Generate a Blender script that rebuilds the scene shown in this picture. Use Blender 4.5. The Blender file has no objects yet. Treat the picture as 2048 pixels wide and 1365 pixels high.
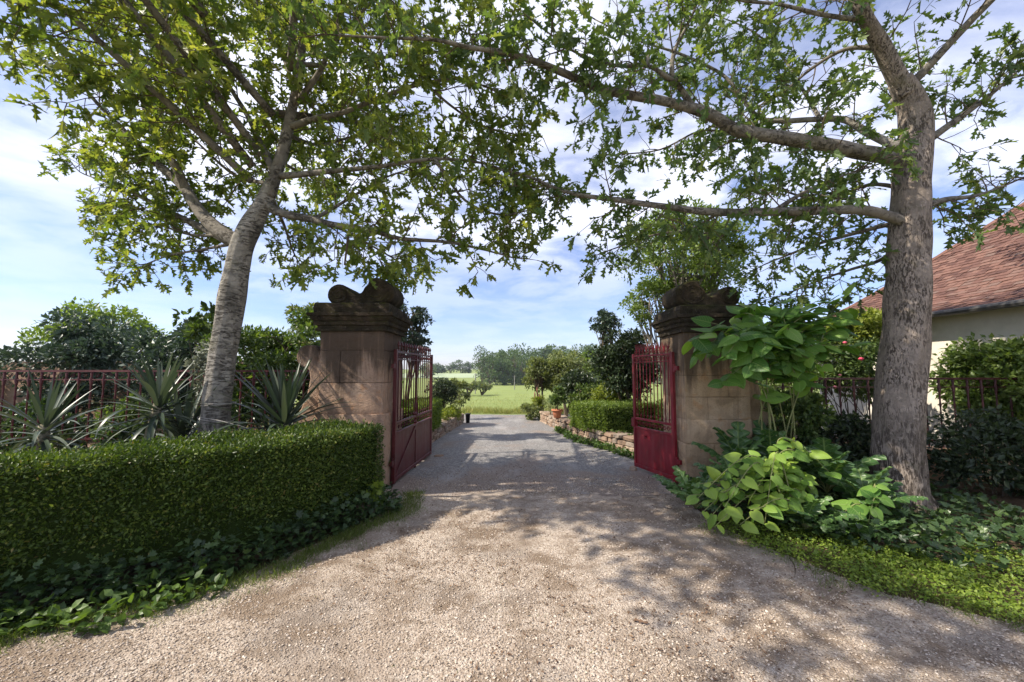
import bpy, bmesh, math, random
import numpy as np
from mathutils import Vector, Matrix, noise as mnoise

R = math.radians
scn = bpy.context.scene
C = scn.collection
rng = np.random.default_rng(7)
random.seed(7)

# ------------------------------------------------------------------ camera
cam_d = bpy.data.cameras.new('camera')
cam = bpy.data.objects.new('camera', cam_d)
C.objects.link(cam)
cam_d.sensor_width = 36.0
cam_d.lens = 36.0 * 800 / 2048
cam_d.clip_end = 3000
cam_d.clip_start = 0.05
cam.location = (0, 0, 1.6)
cam.rotation_euler = (R(90) + math.atan(60 / 800), 0, 0)
scn.camera = cam

# ------------------------------------------------------------------ sky, sun, exposure
SUN_EL, SUN_AZ = 44.0, 13.0       # elevation; degrees from due left (-X) towards the viewer
to_sun = Vector((-math.cos(R(SUN_AZ)) * math.cos(R(SUN_EL)), -math.sin(R(SUN_AZ)) * math.cos(R(SUN_EL)), math.sin(R(SUN_EL))))
sd = bpy.data.lights.new('sun', 'SUN')
sd.energy = 4.9
sd.angle = R(0.55)
sd.color = (1.0, 0.915, 0.78)
sun = bpy.data.objects.new('sun', sd)
C.objects.link(sun)
sun.rotation_euler = to_sun.to_track_quat('Z', 'Y').to_euler()
sun.location = (-20, -5, 25)

world = bpy.data.worlds.new('World')
scn.world = world
world.use_nodes = True
wn, wl = world.node_tree.nodes, world.node_tree.links
for n in list(wn): wn.remove(n)
def W(t, **k):
    n = wn.new(t)
    for a, b in k.items(): setattr(n, a, b)
    return n
sky = W('ShaderNodeTexSky', sky_type='NISHITA', sun_disc=False)
sky.sun_elevation = R(SUN_EL)
sky.sun_rotation = R(270 - SUN_AZ)
sky.air_density = 1.0
sky.dust_density = 0.5
sky.ozone_density = 4.0
geo = W('ShaderNodeTexCoord')
sep = W('ShaderNodeSeparateXYZ')
wl.new(geo.outputs['Generated'], sep.inputs[0])
zc = W('ShaderNodeMath', operation='MAXIMUM'); wl.new(sep.outputs['Z'], zc.inputs[0]); zc.inputs[1].default_value = 0.0
za = W('ShaderNodeMath', operation='ADD'); wl.new(zc.outputs[0], za.inputs[0]); za.inputs[1].default_value = 0.12
dx = W('ShaderNodeMath', operation='DIVIDE'); wl.new(sep.outputs['X'], dx.inputs[0]); wl.new(za.outputs[0], dx.inputs[1])
dy = W('ShaderNodeMath', operation='DIVIDE'); wl.new(sep.outputs['Y'], dy.inputs[0]); wl.new(za.outputs[0], dy.inputs[1])
cb = W('ShaderNodeCombineXYZ'); wl.new(dx.outputs[0], cb.inputs[0]); wl.new(dy.outputs[0], cb.inputs[1])
def cloud_layer(scale, lo, hi, off, stretch):
    mp = W('ShaderNodeMapping'); mp.inputs['Location'].default_value = off; mp.inputs['Scale'].default_value = stretch
    wl.new(cb.outputs[0], mp.inputs[0])
    nz = W('ShaderNodeTexNoise'); nz.inputs['Scale'].default_value = scale; nz.inputs['Detail'].default_value = 7
    nz.inputs['Roughness'].default_value = 0.58; nz.inputs['Distortion'].default_value = 0.35
    wl.new(mp.outputs[0], nz.inputs['Vector'])
    mr = W('ShaderNodeMapRange', interpolation_type='SMOOTHSTEP')
    mr.inputs['From Min'].default_value = lo; mr.inputs['From Max'].default_value = hi
    wl.new(nz.outputs['Fac'], mr.inputs['Value'])
    return mr.outputs[0]
c1 = cloud_layer(1.5, 0.33, 0.62, (3.1, 1.7, 0), (1, 1.0, 1))
c2 = cloud_layer(0.7, 0.34, 0.80, (8.2, 4.4, 0), (1, 2.2, 1))
cm = W('ShaderNodeMath', operation='MAXIMUM'); wl.new(c1, cm.inputs[0]); wl.new(c2, cm.inputs[1])
# cloud cover thins out towards the horizon, where only a pale veil is left
hf = W('ShaderNodeMapRange', interpolation_type='SMOOTHSTEP')
hf.inputs['From Min'].default_value = 0.10; hf.inputs['From Max'].default_value = 0.42
hf.inputs['To Min'].default_value = 0.22; hf.inputs['To Max'].default_value = 0.97
wl.new(sep.outputs['Z'], hf.inputs['Value'])
cf = W('ShaderNodeMath', operation='MULTIPLY'); wl.new(cm.outputs[0], cf.inputs[0]); wl.new(hf.outputs[0], cf.inputs[1])
mix = W('ShaderNodeMix', data_type='RGBA')
wl.new(cf.outputs[0], mix.inputs['Factor']); tint = W('ShaderNodeMix', data_type='RGBA', blend_type='MULTIPLY'); tint.inputs['Factor'].default_value = 1.0
wl.new(sky.outputs[0], tint.inputs['A']); tint.inputs['B'].default_value = (.93, .88, 1.04, 1); wl.new(tint.outputs['Result'], mix.inputs['A'])
mix.inputs['B'].default_value = (6.3, 6.5, 7.6, 1)
bg = W('ShaderNodeBackground'); bg.inputs['Strength'].default_value = 0.115
wl.new(mix.outputs['Result'], bg.inputs[0])
wo = W('ShaderNodeOutputWorld'); wl.new(bg.outputs[0], wo.inputs[0])

scn.view_settings.view_transform = 'Standard'
scn.view_settings.look = 'None'
scn.view_settings.gamma = 1
scn.view_settings.use_curve_mapping = False
scn.view_settings.exposure = 0.78
scn.cycles.max_bounces = 8
scn.cycles.transparent_max_bounces = 8
scn.cycles.use_denoising = True
scn.cycles.sample_clamp_indirect = 6

# ------------------------------------------------------------------ helpers: objects
def link(o, parent=None):
    C.objects.link(o)
    if parent is not None: o.parent = parent
    return o
def tag(o, label=None, cat=None, group=None, kind=None):
    if label: o['label'] = label
    if cat: o['category'] = cat
    if group: o['group'] = group
    if kind: o['kind'] = kind
    return o
def thing(name, label, cat, loc=(0, 0, 0), rz=0.0, group=None):
    o = bpy.data.objects.new(name, None)
    o.empty_display_size = 0.1
    o.location = loc
    o.rotation_euler = (0, 0, rz)
    link(o)
    return tag(o, label, cat, group)
def mesh_np(name, v, polys, mat, smooth=False):
    """polys: list of (m,k) integer arrays"""
    me = bpy.data.meshes.new(name)
    v = np.asarray(v, np.float32)
    me.vertices.add(len(v)); me.vertices.foreach_set('co', v.ravel())
    lv = np.concatenate([np.asarray(p, np.int32).ravel() for p in polys])
    cnt = np.concatenate([np.full(len(p), np.asarray(p).shape[1], np.int32) for p in polys])
    st = np.zeros(len(cnt), np.int32); st[1:] = np.cumsum(cnt)[:-1]
    me.loops.add(len(lv)); me.loops.foreach_set('vertex_index', lv)
    me.polygons.add(len(cnt)); me.polygons.foreach_set('loop_start', st)
    me.update(calc_edges=True)
    me.polygons.foreach_set('use_smooth', np.full(len(cnt), smooth, bool))
    me.materials.append(mat)
    return me
def obj_np(name, v, polys, mat, parent=None, smooth=False, loc=None):
    o = bpy.data.objects.new(name, mesh_np(name, v, polys, mat, smooth))
    if loc is not None: o.location = loc
    return link(o, parent)

class MB:
    """collects tubes, boxes, grids; build() links them as one mesh object"""
    def __init__(s): s.v = []; s.q = []; s.t = []; s.n = 0
    def add(s, v, quads=None, tris=None):
        v = np.asarray(v, float).reshape(-1, 3)
        if quads is not None and len(quads): s.q.append(np.asarray(quads, int) + s.n)
        if tris is not None and len(tris): s.t.append(np.asarray(tris, int) + s.n)
        s.v.append(v); s.n += len(v)
    def tube(s, pts, rad, k=6, caps=True, rough=0.0):
        pts = np.asarray(pts, float); n = len(pts)
        rad = np.broadcast_to(np.asarray(rad, float), (n,))
        tan = np.gradient(pts, axis=0); tan /= np.linalg.norm(tan, axis=1)[:, None] + 1e-9
        a = np.array([0, 0, 1.0]) if abs(tan[0][2]) < 0.9 else np.array([1.0, 0, 0])
        u = np.cross(tan[0], a); u /= np.linalg.norm(u)
        ang = np.arange(k) * 2 * np.pi / k
        vs = []
        for i in range(n):
            u = u - tan[i] * np.dot(u, tan[i]); u /= np.linalg.norm(u) + 1e-9
            w = np.cross(tan[i], u)
            r = rad[i]
            if rough:
                rr = np.array([r * (1 + rough * mnoise.noise(Vector((math.cos(t) * 1.7 + pts[i][0] * 3, math.sin(t) * 1.7 + pts[i][1] * 3, pts[i][2] * 2.2)))) for t in ang])
            else: rr = np.full(k, r)
            vs.append(pts[i] + (np.cos(ang) * rr)[:, None] * u + (np.sin(ang) * rr)[:, None] * w)
        v = np.concatenate(vs)
        q = [(i * k + j, i * k + (j + 1) % k, (i + 1) * k + (j + 1) % k, (i + 1) * k + j) for i in range(n - 1) for j in range(k)]
        t = []
        if caps:
            v = np.concatenate([v, pts[:1], pts[-1:]])
            c0, c1_ = n * k, n * k + 1
            t = [(c0, (j + 1) % k, j) for j in range(k)] + [(c1_, (n - 1) * k + j, (n - 1) * k + (j + 1) % k) for j in range(k)]
        s.add(v, q, t)
    def box(s, lo, hi):
        (a, b, c), (d, e, f) = lo, hi
        v = [(a, b, c), (d, b, c), (d, e, c), (a, e, c), (a, b, f), (d, b, f), (d, e, f), (a, e, f)]
        s.add(v, [(0, 3, 2, 1), (4, 5, 6, 7), (0, 1, 5, 4), (1, 2, 6, 5), (2, 3, 7, 6), (3, 0, 4, 7)])
    def lathe(s, prof, k=12, c=(0, 0, 0)):
        prof = np.asarray(prof, float); ang = np.arange(k) * 2 * np.pi / k
        v = np.concatenate([np.stack([c[0] + r * np.cos(ang), c[1] + r * np.sin(ang), np.full(k, c[2] + z)], 1) for r, z in prof])
        n = len(prof)
        s.add(v, [(i * k + j, i * k + (j + 1) % k, (i + 1) * k + (j + 1) % k, (i + 1) * k + j) for i in range(n - 1) for j in range(k)])
    def build(s, name, mat, parent=None, smooth=False, loc=None):
        polys = ([np.concatenate(s.q)] if s.q else []) + ([np.concatenate(s.t)] if s.t else [])
        return obj_np(name, np.concatenate(s.v), polys, mat, parent, smooth, loc)
    def mesh(s, name, mat, smooth=False):
        polys = ([np.concatenate(s.q)] if s.q else []) + ([np.concatenate(s.t)] if s.t else [])
        return mesh_np(name, np.concatenate(s.v), polys, mat, smooth)

def nrm(a): return a / (np.linalg.norm(a, axis=-1, keepdims=True) + 1e-9)
def basis(d, n):
    """matrices with columns x,y(d),z(~n)"""
    d = nrm(d); n = nrm(n - d * np.sum(n * d, -1, keepdims=True))
    x = np.cross(d, n)
    return np.stack([x, d, n], -1)
def scatter(tv, tf, M, T):
    """copies of a template (verts tv, triangles tf) -> verts, tris"""
    N = len(T); k = len(tv)
    v = np.einsum('nij,kj->nki', M, tv) + T[:, None, :]
    f = tf[None] + (np.arange(N) * k)[:, None, None]
    return v.reshape(-1, 3), f.reshape(-1, tf.shape[1])
def smooth_line(p, sub=4):
    """Catmull-Rom through the given points"""
    p = np.asarray(p, float)
    if len(p) < 3:
        t = np.linspace(0, 1, sub * (len(p) - 1) + 1)[:, None]
        return p[0] * (1 - t) + p[-1] * t
    q = np.concatenate([2 * p[:1] - p[1:2], p, 2 * p[-1:] - p[-2:-1]])
    out = []
    for i in range(1, len(q) - 2):
        for t in np.arange(sub) / sub:
            a, b, c, d = q[i - 1], q[i], q[i + 1], q[i + 2]
            out.append(0.5 * ((2 * b) + (c - a) * t + (2 * a - 5 * b + 4 * c - d) * t * t + (3 * b - a - 3 * c + d) * t ** 3))
    out.append(p[-1])
    return np.array(out)

# ------------------------------------------------------------------ helpers: materials
class Mat:
    def __init__(s, name):
        s.m = bpy.data.materials.new(name); s.m.use_nodes = True
        s.n = s.m.node_tree.nodes; s.l = s.m.node_tree.links
        s.b = s.n['Principled BSDF']; s.out = s.n['Material Output']
    def N(s, t, ins=None, **k):
        n = s.n.new(t)
        for a, b in k.items(): setattr(n, a, b)
        for a, b in (ins or {}).items():
            if hasattr(b, 'is_output'): s.l.new(b, n.inputs[a])
            else: n.inputs[a].default_value = b
        return n
    def coord(s, obj=True, scale=(1, 1, 1)):
        tc = s.N('ShaderNodeTexCoord')
        return s.N('ShaderNodeMapping', {'Vector': tc.outputs['Object' if obj else 'Generated'], 'Scale': scale}).outputs[0]
    def pos(s, scale=(1, 1, 1)):
        g = s.N('ShaderNodeNewGeometry')
        return s.N('ShaderNodeMapping', {'Vector': g.outputs['Position'], 'Scale': scale}).outputs[0]
    def noise(s, vec, scale, detail=4, rough=0.55, dist=0.0):
        return s.N('ShaderNodeTexNoise', {'Vector': vec, 'Scale': scale, 'Detail': detail, 'Roughness': rough, 'Distortion': dist}).outputs['Fac']
    def ramp(s, fac, stops):
        r = s.N('ShaderNodeValToRGB', {'Fac': fac}); e = r.color_ramp.elements
        while len(e) < len(stops): e.new(0.5)
        for i, (p, c) in enumerate(stops):
            e[i].position = p
            e[i].color = (*c, 1) if len(c) == 3 else c
        return r.outputs[0]
    def mix(s, fac, a, b, mode='MIX'):
        n = s.N('ShaderNodeMix', data_type='RGBA', blend_type=mode)
        for key, val in (('Factor', fac), ('A', a), ('B', b)):
            if hasattr(val, 'is_output'): s.l.new(val, n.inputs[key])
            else: n.inputs[key].default_value = val if key == 'Factor' else (*val[:3], 1)
        return n.outputs['Result']
    def rng(s, v, a, b, c=0.0, d=1.0, smooth=False):
        return s.N('ShaderNodeMapRange', {'Value': v, 'From Min': a, 'From Max': b, 'To Min': c, 'To Max': d},
                   interpolation_type='SMOOTHSTEP' if smooth else 'LINEAR').outputs[0]
    def math(s, op, a, b=0.0):
        n = s.N('ShaderNodeMath', operation=op)
        for i, v in enumerate((a, b)):
            if hasattr(v, 'is_output'): s.l.new(v, n.inputs[i])
            else: n.inputs[i].default_value = v
        return n.outputs[0]
    def bump(s, h, strength=0.5, dist=0.02, normal=None):
        ins = {'Height': h, 'Strength': strength, 'Distance': dist}
        if normal is not None: ins['Normal'] = normal
        return s.N('ShaderNodeBump', ins).outputs[0]
    def done(s, col=None, rough=0.8, spec=0.3, normal=None, metal=0.0):
        for k, v in (('Base Color', col), ('Roughness', rough), ('Specular IOR Level', spec), ('Normal', normal), ('Metallic', metal)):
            if v is None: continue
            if hasattr(v, 'is_output'): s.l.new(v, s.b.inputs[k])
            elif k == 'Base Color': s.b.inputs[k].default_value = (*v, 1)
            else: s.b.inputs[k].default_value = v
        return s.m

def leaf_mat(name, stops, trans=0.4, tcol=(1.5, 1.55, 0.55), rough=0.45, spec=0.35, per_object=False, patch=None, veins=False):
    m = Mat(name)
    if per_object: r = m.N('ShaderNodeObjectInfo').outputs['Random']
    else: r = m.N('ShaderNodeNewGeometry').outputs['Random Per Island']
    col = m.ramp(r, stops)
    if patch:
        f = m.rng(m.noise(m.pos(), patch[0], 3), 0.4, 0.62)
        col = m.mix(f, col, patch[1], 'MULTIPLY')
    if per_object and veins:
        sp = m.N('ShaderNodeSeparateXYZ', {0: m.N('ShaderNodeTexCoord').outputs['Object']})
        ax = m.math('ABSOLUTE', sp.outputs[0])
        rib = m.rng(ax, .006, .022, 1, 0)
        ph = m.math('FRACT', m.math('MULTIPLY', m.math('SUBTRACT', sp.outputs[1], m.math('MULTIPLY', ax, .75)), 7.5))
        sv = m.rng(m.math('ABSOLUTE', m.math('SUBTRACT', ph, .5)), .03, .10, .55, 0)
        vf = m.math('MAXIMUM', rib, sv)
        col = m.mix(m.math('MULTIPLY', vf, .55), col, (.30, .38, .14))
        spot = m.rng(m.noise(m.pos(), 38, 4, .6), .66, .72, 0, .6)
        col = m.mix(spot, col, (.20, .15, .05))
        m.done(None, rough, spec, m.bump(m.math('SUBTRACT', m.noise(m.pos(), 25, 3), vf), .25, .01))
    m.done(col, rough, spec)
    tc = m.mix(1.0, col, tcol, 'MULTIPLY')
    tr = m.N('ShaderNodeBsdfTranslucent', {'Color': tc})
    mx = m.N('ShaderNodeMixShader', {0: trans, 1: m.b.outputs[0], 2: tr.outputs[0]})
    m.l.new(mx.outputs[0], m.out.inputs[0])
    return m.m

# ------------------------------------------------------------------ materials
def mat_gravel():
    m = Mat('gravel_ground'); p = m.pos()
    vo = m.N('ShaderNodeTexVoronoi', {'Vector': p, 'Scale': 75.0, 'Randomness': 1.0})
    vs = m.N('ShaderNodeSeparateColor', {0: vo.outputs['Color']})
    col = m.ramp(vs.outputs[0], [(0, (.34, .27, .21)), (.35, (.43, .35, .28)), (.7, (.50, .42, .345)), (1, (.58, .51, .43))])
    big = m.noise(p, 0.9, 5, .6)
    mid = m.noise(p, 3.3, 6, .65, .4)
    dirt = m.rng(m.math('ADD', m.math('MULTIPLY', big, .6), m.math('MULTIPLY', mid, .6)), .53, .70, 0, .9, True)
    col = m.mix(dirt, col, (.20, .145, .10))
    moss = m.rng(m.noise(p, 2.1, 6, .7, .6), .62, .72, 0, .45, True)
    col = m.mix(moss, col, (.17, .16, .06))
    track = m.rng(m.noise(m.pos((1.0, .22, 1)), 1.5, 5, .6, .3), .50, .64, 0, .6, True)
    col = m.mix(track, col, (.30, .235, .18))
    grey = m.rng(m.noise(p, 1.3, 4, .6), .5, .64, 0, .5, True)
    col = m.mix(grey, col, (.27, .235, .205))
    h = m.math('ADD', m.math('MULTIPLY', m.rng(vo.outputs['Distance'], 0, .6, 1, 0), 1.0), m.noise(p, 260, 3))
    return m.done(col, .92, .15, m.bump(h, .8, .012))
def mat_asphalt():
    m = Mat('worn_asphalt'); p = m.pos()
    vo = m.N('ShaderNodeTexVoronoi', {'Vector': p, 'Scale': 55.0})
    vs = m.N('ShaderNodeSeparateColor', {0: vo.outputs['Color']})
    col = m.ramp(vs.outputs[0], [(0, (.12, .114, .11)), (.6, (.19, .182, .175)), (1, (.30, .285, .27))])
    yy = m.N('ShaderNodeSeparateXYZ', {0: p}).outputs[1]
    near = m.rng(yy, 5.1, 7.4, .30, 0)
    br = m.rng(m.math('ADD', m.noise(p, 1.1, 6, .65, .5), near), .50, .72, 0, .85, True)
    col = m.mix(br, col, (.22, .17, .135))
    lt = m.rng(m.noise(m.pos((1, .35, 1)), 1.7, 5, .6), .5, .7, 0, .6, True)
    col = m.mix(lt, col, (.33, .315, .30))
    h = m.math('ADD', m.rng(vo.outputs['Distance'], 0, .6, 1, 0), m.noise(p, 120, 3))
    return m.done(col, .85, .25, m.bump(h, .5, .01))
def mat_soil():
    m = Mat('dark_soil'); p = m.pos()
    col = m.ramp(m.noise(p, 6, 6, .7), [(.3, (.045, .032, .02)), (.55, (.10, .07, .045)), (.75, (.17, .125, .08))])
    return m.done(col, .95, .1, m.bump(m.noise(p, 40, 5, .7), .9, .03))
def mat_field():
    m = Mat('meadow_grass'); p = m.pos()
    col = m.ramp(m.noise(p, .09, 5, .6), [(.3, (.15, .205, .05)), (.5, (.195, .25, .066)), (.7, (.24, .28, .085))])
    st = m.rng(m.noise(m.pos((.05, .6, 1)), 1.0, 4), .45, .65, 0, .45, True)
    col = m.mix(st, col, (.25, .26, .11))
    fine = m.noise(p, 7, 5, .75)
    col = m.mix(.35, col, m.ramp(fine, [(.3, (.09, .13, .03)), (.7, (.27, .29, .12))]))
    return m.done(col, .9, .1, m.bump(fine, .6, .1))
def mat_far_field():
    m = Mat('pale_crop'); p = m.pos()
    col = m.ramp(m.noise(p, .03, 4), [(.3, (.27, .33, .19)), (.7, (.33, .38, .24))])
    return m.done(col, .9, .1)
def mat_stone(name, base, stain, light):
    m = Mat(name); p = m.pos(); oi = m.N('ShaderNodeObjectInfo').outputs['Random']
    n1 = m.noise(p, 3.2, 7, .65, .3)
    col = m.ramp(n1, [(.28, tuple(c * .68 for c in base)), (.5, base), (.75, light)])
    col = m.mix(m.rng(oi, 0, 1, 0, .35), col, tuple(c * .8 for c in base))
    och = m.rng(m.noise(p, 6.5, 6, .7, .5), .54, .66, 0, .55, True)
    col = m.mix(och, col, (base[0] * .95, base[1] * .72, base[2] * .5))
    blo = m.rng(m.noise(p, 2.3, 6, .68, .8), .55, .68, 0, .45, True)
    col = m.mix(blo, col, tuple(c * .42 for c in base))
    pit = m.rng(m.noise(p, 30, 4, .7), .56, .68, 0, .55)
    col = m.mix(pit, col, tuple(c * .42 for c in base))
    # black algae and lichen run down from the cornice: heavier high up, in drips
    sx = m.N('ShaderNodeSeparateXYZ', {0: m.pos()}).outputs[2]
    drip = m.noise(m.pos((5, 5, .7)), 1.0, 6, .6, .2)
    hi = m.rng(sx, 1.1, 2.2, 0, .44)
    st = m.rng(m.math('ADD', drip, hi), .60, .82, 0, .88, True)
    col = m.mix(st, col, stain)
    streak = m.rng(m.noise(m.pos((9, 9, .5)), 1.0, 5, .65), .50, .66, 0, .45, True)
    col = m.mix(streak, col, tuple(c * .5 for c in base))
    h = m.math('ADD', m.noise(p, 9, 6, .7), m.math('MULTIPLY', m.noise(p, 60, 4, .7), .5))
    return m.done(col, .92, .15, m.bump(h, .9, .035))
def mat_cornice():
    m = Mat('weathered_cornice'); p = m.pos()
    col = m.ramp(m.noise(p, 5, 7, .7, .3), [(.28, (.018, .015, .012)), (.46, (.042, .034, .026)), (.62, (.08, .06, .044)), (.8, (.17, .125, .085))])
    g = m.N('ShaderNodeNewGeometry'); nz = m.N('ShaderNodeSeparateXYZ', {0: g.outputs['Normal']}).outputs[2]
    moss = m.math('MULTIPLY', m.rng(m.noise(p, 7, 5, .7), .42, .6), m.rng(nz, .1, .8, .15, 1))
    col = m.mix(moss, col, (.075, .075, .018))
    li = m.rng(m.noise(p, 22, 4, .6), .62, .72, 0, .5)
    col = m.mix(li, col, (.22, .185, .15))
    h = m.math('ADD', m.noise(p, 8, 7, .72), m.math('MULTIPLY', m.noise(p, 45, 4, .7), .6))
    return m.done(col, .95, .1, m.bump(h, 1.0, .04))
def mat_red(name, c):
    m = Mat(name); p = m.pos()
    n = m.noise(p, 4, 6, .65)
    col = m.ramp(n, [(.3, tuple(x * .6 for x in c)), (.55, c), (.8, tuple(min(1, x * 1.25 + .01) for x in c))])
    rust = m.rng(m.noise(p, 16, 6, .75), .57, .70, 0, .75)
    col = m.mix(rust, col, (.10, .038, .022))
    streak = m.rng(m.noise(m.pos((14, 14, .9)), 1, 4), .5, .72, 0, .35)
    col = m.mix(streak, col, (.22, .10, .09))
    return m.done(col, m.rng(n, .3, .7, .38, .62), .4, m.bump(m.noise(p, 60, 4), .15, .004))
def mat_bark(name, pale, dark, across, along, patch=.75):
    """flaky bark: broken short cracks across the stem higher up, long fissures low down"""
    m = Mat(name); p = m.pos()
    z = m.N('ShaderNodeSeparateXYZ', {0: p}).outputs[2]
    ca = m.math('MULTIPLY', m.rng(m.noise(m.pos(across), 1.0, 6, .68, 1.1), .50, .60, 0, 1, True), m.rng(m.noise(p, 4.5, 4, .6), .40, .58, .1, 1, True))
    cv = m.rng(m.noise(m.pos(along), 1.0, 5, .65, .6), .47, .58, 0, 1, True)
    low = m.rng(m.math('ADD', z, m.math('MULTIPLY', m.noise(p, 2.5, 3), .8)), .9, 1.7, 1, 0, True)
    crack = m.mix(low, ca, cv)
    col = m.ramp(m.noise(p, 9, 6, .7, .4), [(.3, tuple(c * .62 for c in pale)), (.5, tuple(c * .9 for c in pale)), (.7, tuple(min(1, c * 1.2) for c in pale))])
    smooth_ = m.rng(m.noise(m.pos((2.2, 2.2, .55)), 1.6, 4, .55, .3), .52, .62, 0, patch, True)
    col = m.mix(smooth_, col, tuple(c * .42 for c in pale))
    col = m.mix(m.math('MULTIPLY', crack, .85), col, dark)
    lich = m.rng(m.noise(p, 17, 5, .65), .6, .68, 0, .7)
    col = m.mix(lich, col, tuple(min(1, c * 1.45) for c in pale))
    moss = m.rng(m.noise(p, 3.5, 5, .65), .58, .72, 0, .5)
    col = m.mix(moss, col, (.11, .105, .05))
    h = m.math('SUBTRACT', m.math('MULTIPLY', m.noise(p, 30, 5, .7), .5), crack)
    return m.done(col, .95, .1, m.bump(h, .8, .025))
def mat_plain(name, c, rough=.7, var=.35, sc=8, spec=.3, bump=.2):
    m = Mat(name); p = m.pos(); n = m.noise(p, sc, 5, .65)
    col = m.ramp(n, [(.3, tuple(x * (1 - var) for x in c)), (.7, tuple(min(1, x * (1 + var)) for x in c))])
    return m.done(col, rough, spec, m.bump(n, bump, .01))
def mat_island(name, stops, rough=.85, sc=40, bump=.4, spec=.2, per_object=False):
    m = Mat(name); p = m.pos()
    r = m.N('ShaderNodeObjectInfo').outputs['Random'] if per_object else m.N('ShaderNodeNewGeometry').outputs['Random Per Island']
    col = m.ramp(r, stops)
    n = m.noise(p, sc, 5, .7)
    col = m.mix(.45, col, m.mix(1.0, col, m.ramp(n, [(.3, (.45, .43, .4)), (.7, (1.4, 1.4, 1.35))]), 'MULTIPLY'))
    return m.done(col, rough, spec, m.bump(n, bump, .015))

M_gravel, M_asphalt, M_soil, M_field, M_far = mat_gravel(), mat_asphalt(), mat_soil(), mat_field(), mat_far_field()
M_stone = mat_stone('pinkish_sandstone', (.45, .305, .215), (.06, .044, .033), (.56, .41, .30))
M_stone2 = mat_stone('golden_sandstone', (.52, .375, .24), (.08, .057, .04), (.64, .49, .34))
M_cornice = mat_cornice()
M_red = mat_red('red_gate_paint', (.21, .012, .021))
M_reddark = mat_red('dark_red_paint', (.085, .012, .015))  # deeper, darker red than the other gate leaf
M_raildark = mat_red('shaded_railing_paint', (.05, .010, .011))  # darker copy of the railing paint, shade put into its colour
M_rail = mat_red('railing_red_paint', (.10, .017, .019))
M_bark = mat_bark('oak_bark', (.31, .285, .245), (.055, .046, .04), (9, 9, 38), (26, 26, 6), .85)
M_bark2 = mat_bark('ridged_oak_bark', (.30, .25, .21), (.055, .043, .036), (42, 42, 11), (44, 44, 9), .3)
M_limb = mat_bark('limb_bark', (.23, .205, .17), (.07, .06, .05), (12, 12, 16), (12, 12, 12))
M_twig = mat_plain('twig_bark', (.10, .075, .05), .85)
M_stem = mat_plain('green_stem', (.20, .21, .08), .6)
M_wallstone = mat_island('rubble_stone', [(0, (.21, .14, .10)), (.35, (.29, .205, .15)), (.7, (.35, .27, .205)), (1, (.24, .195, .16))], per_object=True, sc=18, bump=.8)
M_mortar = mat_plain('earth_mortar', (.16, .115, .08), .95, .4, 15, .1, .6)
M_slab = mat_plain('pale_threshold_stone', (.31, .255, .205), .95, .45, 9, .1, .8)
M_terra = mat_plain('terracotta', (.50, .19, .10), .75, .2, 10)
M_black = mat_plain('dark_plastic', (.02, .02, .022), .5)
M_rope = mat_plain('grey_rope', (.42, .39, .35), .9)
M_pole = mat_plain('weathered_pole', (.23, .22, .19), .9)
M_wire = mat_plain('line_wire', (.12, .12, .12), .6)

# ------------------------------------------------------------------ terrain
HP = np.array([(-60, 0), (15.2, 0), (30, -.9), (60, -2.8), (100, -4.7), (130, -5.3), (250, -6.4), (330, -4.6), (440, -.6), (620, 2.5), (1500, 8)], float)
def H(x, y):
    return np.interp(y, HP[:, 0], HP[:, 1])
ys = np.concatenate([np.arange(-30, 15.3, 3.0), np.arange(16, 60, 2.5), np.arange(60, 300, 8.0), np.arange(300, 1501, 60.0)])
xs = np.concatenate([np.arange(-900, -60, 60.0), np.arange(-60, 60.1, 4.0), np.arange(120, 901, 60.0)])
gx, gy = np.meshgrid(xs, ys)
gz = H(gx, gy) + np.where(gy > 20, 1, 0) * .18 * np.sin(gx * .11 + gy * .05) * np.clip((gy - 20) / 40, 0, 1)
v = np.stack([gx, gy, gz], -1).reshape(-1, 3)
nx = len(xs)
ii = np.arange(len(ys) - 1)[:, None] * nx + np.arange(nx - 1)[None]
q = np.stack([ii, ii + 1, ii + nx + 1, ii + nx], -1).reshape(-1, 4)
tag(obj_np('ground', v, [q], M_field, smooth=True), kind='structure')

def sheet(name, outline, z, mat, step=0.25, wob=0.06, label=None):
    """a flat sheet with an uneven outline"""
    o = np.asarray(outline, float)[:, :2]
    pts = []
    for i in range(len(o)):
        a, b = o[i], o[(i + 1) % len(o)]
        n = max(1, int(np.linalg.norm(b - a) / step))
        for k in range(n):
            p = a + (b - a) * k / n
            w = mnoise.noise(Vector((p[0] * 1.9, p[1] * 1.9, z * 50))) * wob + mnoise.noise(Vector((p[0] * 7, p[1] * 7, 3.3))) * wob * .5
            d = nrm(b - a)
            pts.append((p[0] - d[1] * w, p[1] + d[0] * w, z))
    bm = bmesh.new()
    f = bm.faces.new([bm.verts.new(p) for p in pts])
    bmesh.ops.triangulate(bm, faces=[f])
    for f in bm.faces:
        if f.normal.z < 0: f.normal_flip()
    me = bpy.data.meshes.new(name); bm.to_mesh(me); bm.free(); me.materials.append(mat)
    ob = link(bpy.data.objects.new(name, me)); ob['kind'] = 'structure'
    return ob
sheet('planting_bed_left', [(-14, -2), (-3.9, 1.4), (-2.5, 2.9), (-1.85, 3.5), (-1.5, 4.2), (-1.1, 5.05), (-1.55, 5.5), (-1.7, 8.5), (-1.5, 12.3), (-4, 12.3), (-14, 12)], .004, M_soil)
sheet('planting_bed_right', [(14, -1), (4.6, 1.5), (2.5, 3.0), (1.95, 4.2), (1.98, 5.4), (2.3, 6.6), (2.7, 7.2), (1.75, 8.95), (.95, 12.9), (4, 13.2), (14, 13)], .004, M_soil)
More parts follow.
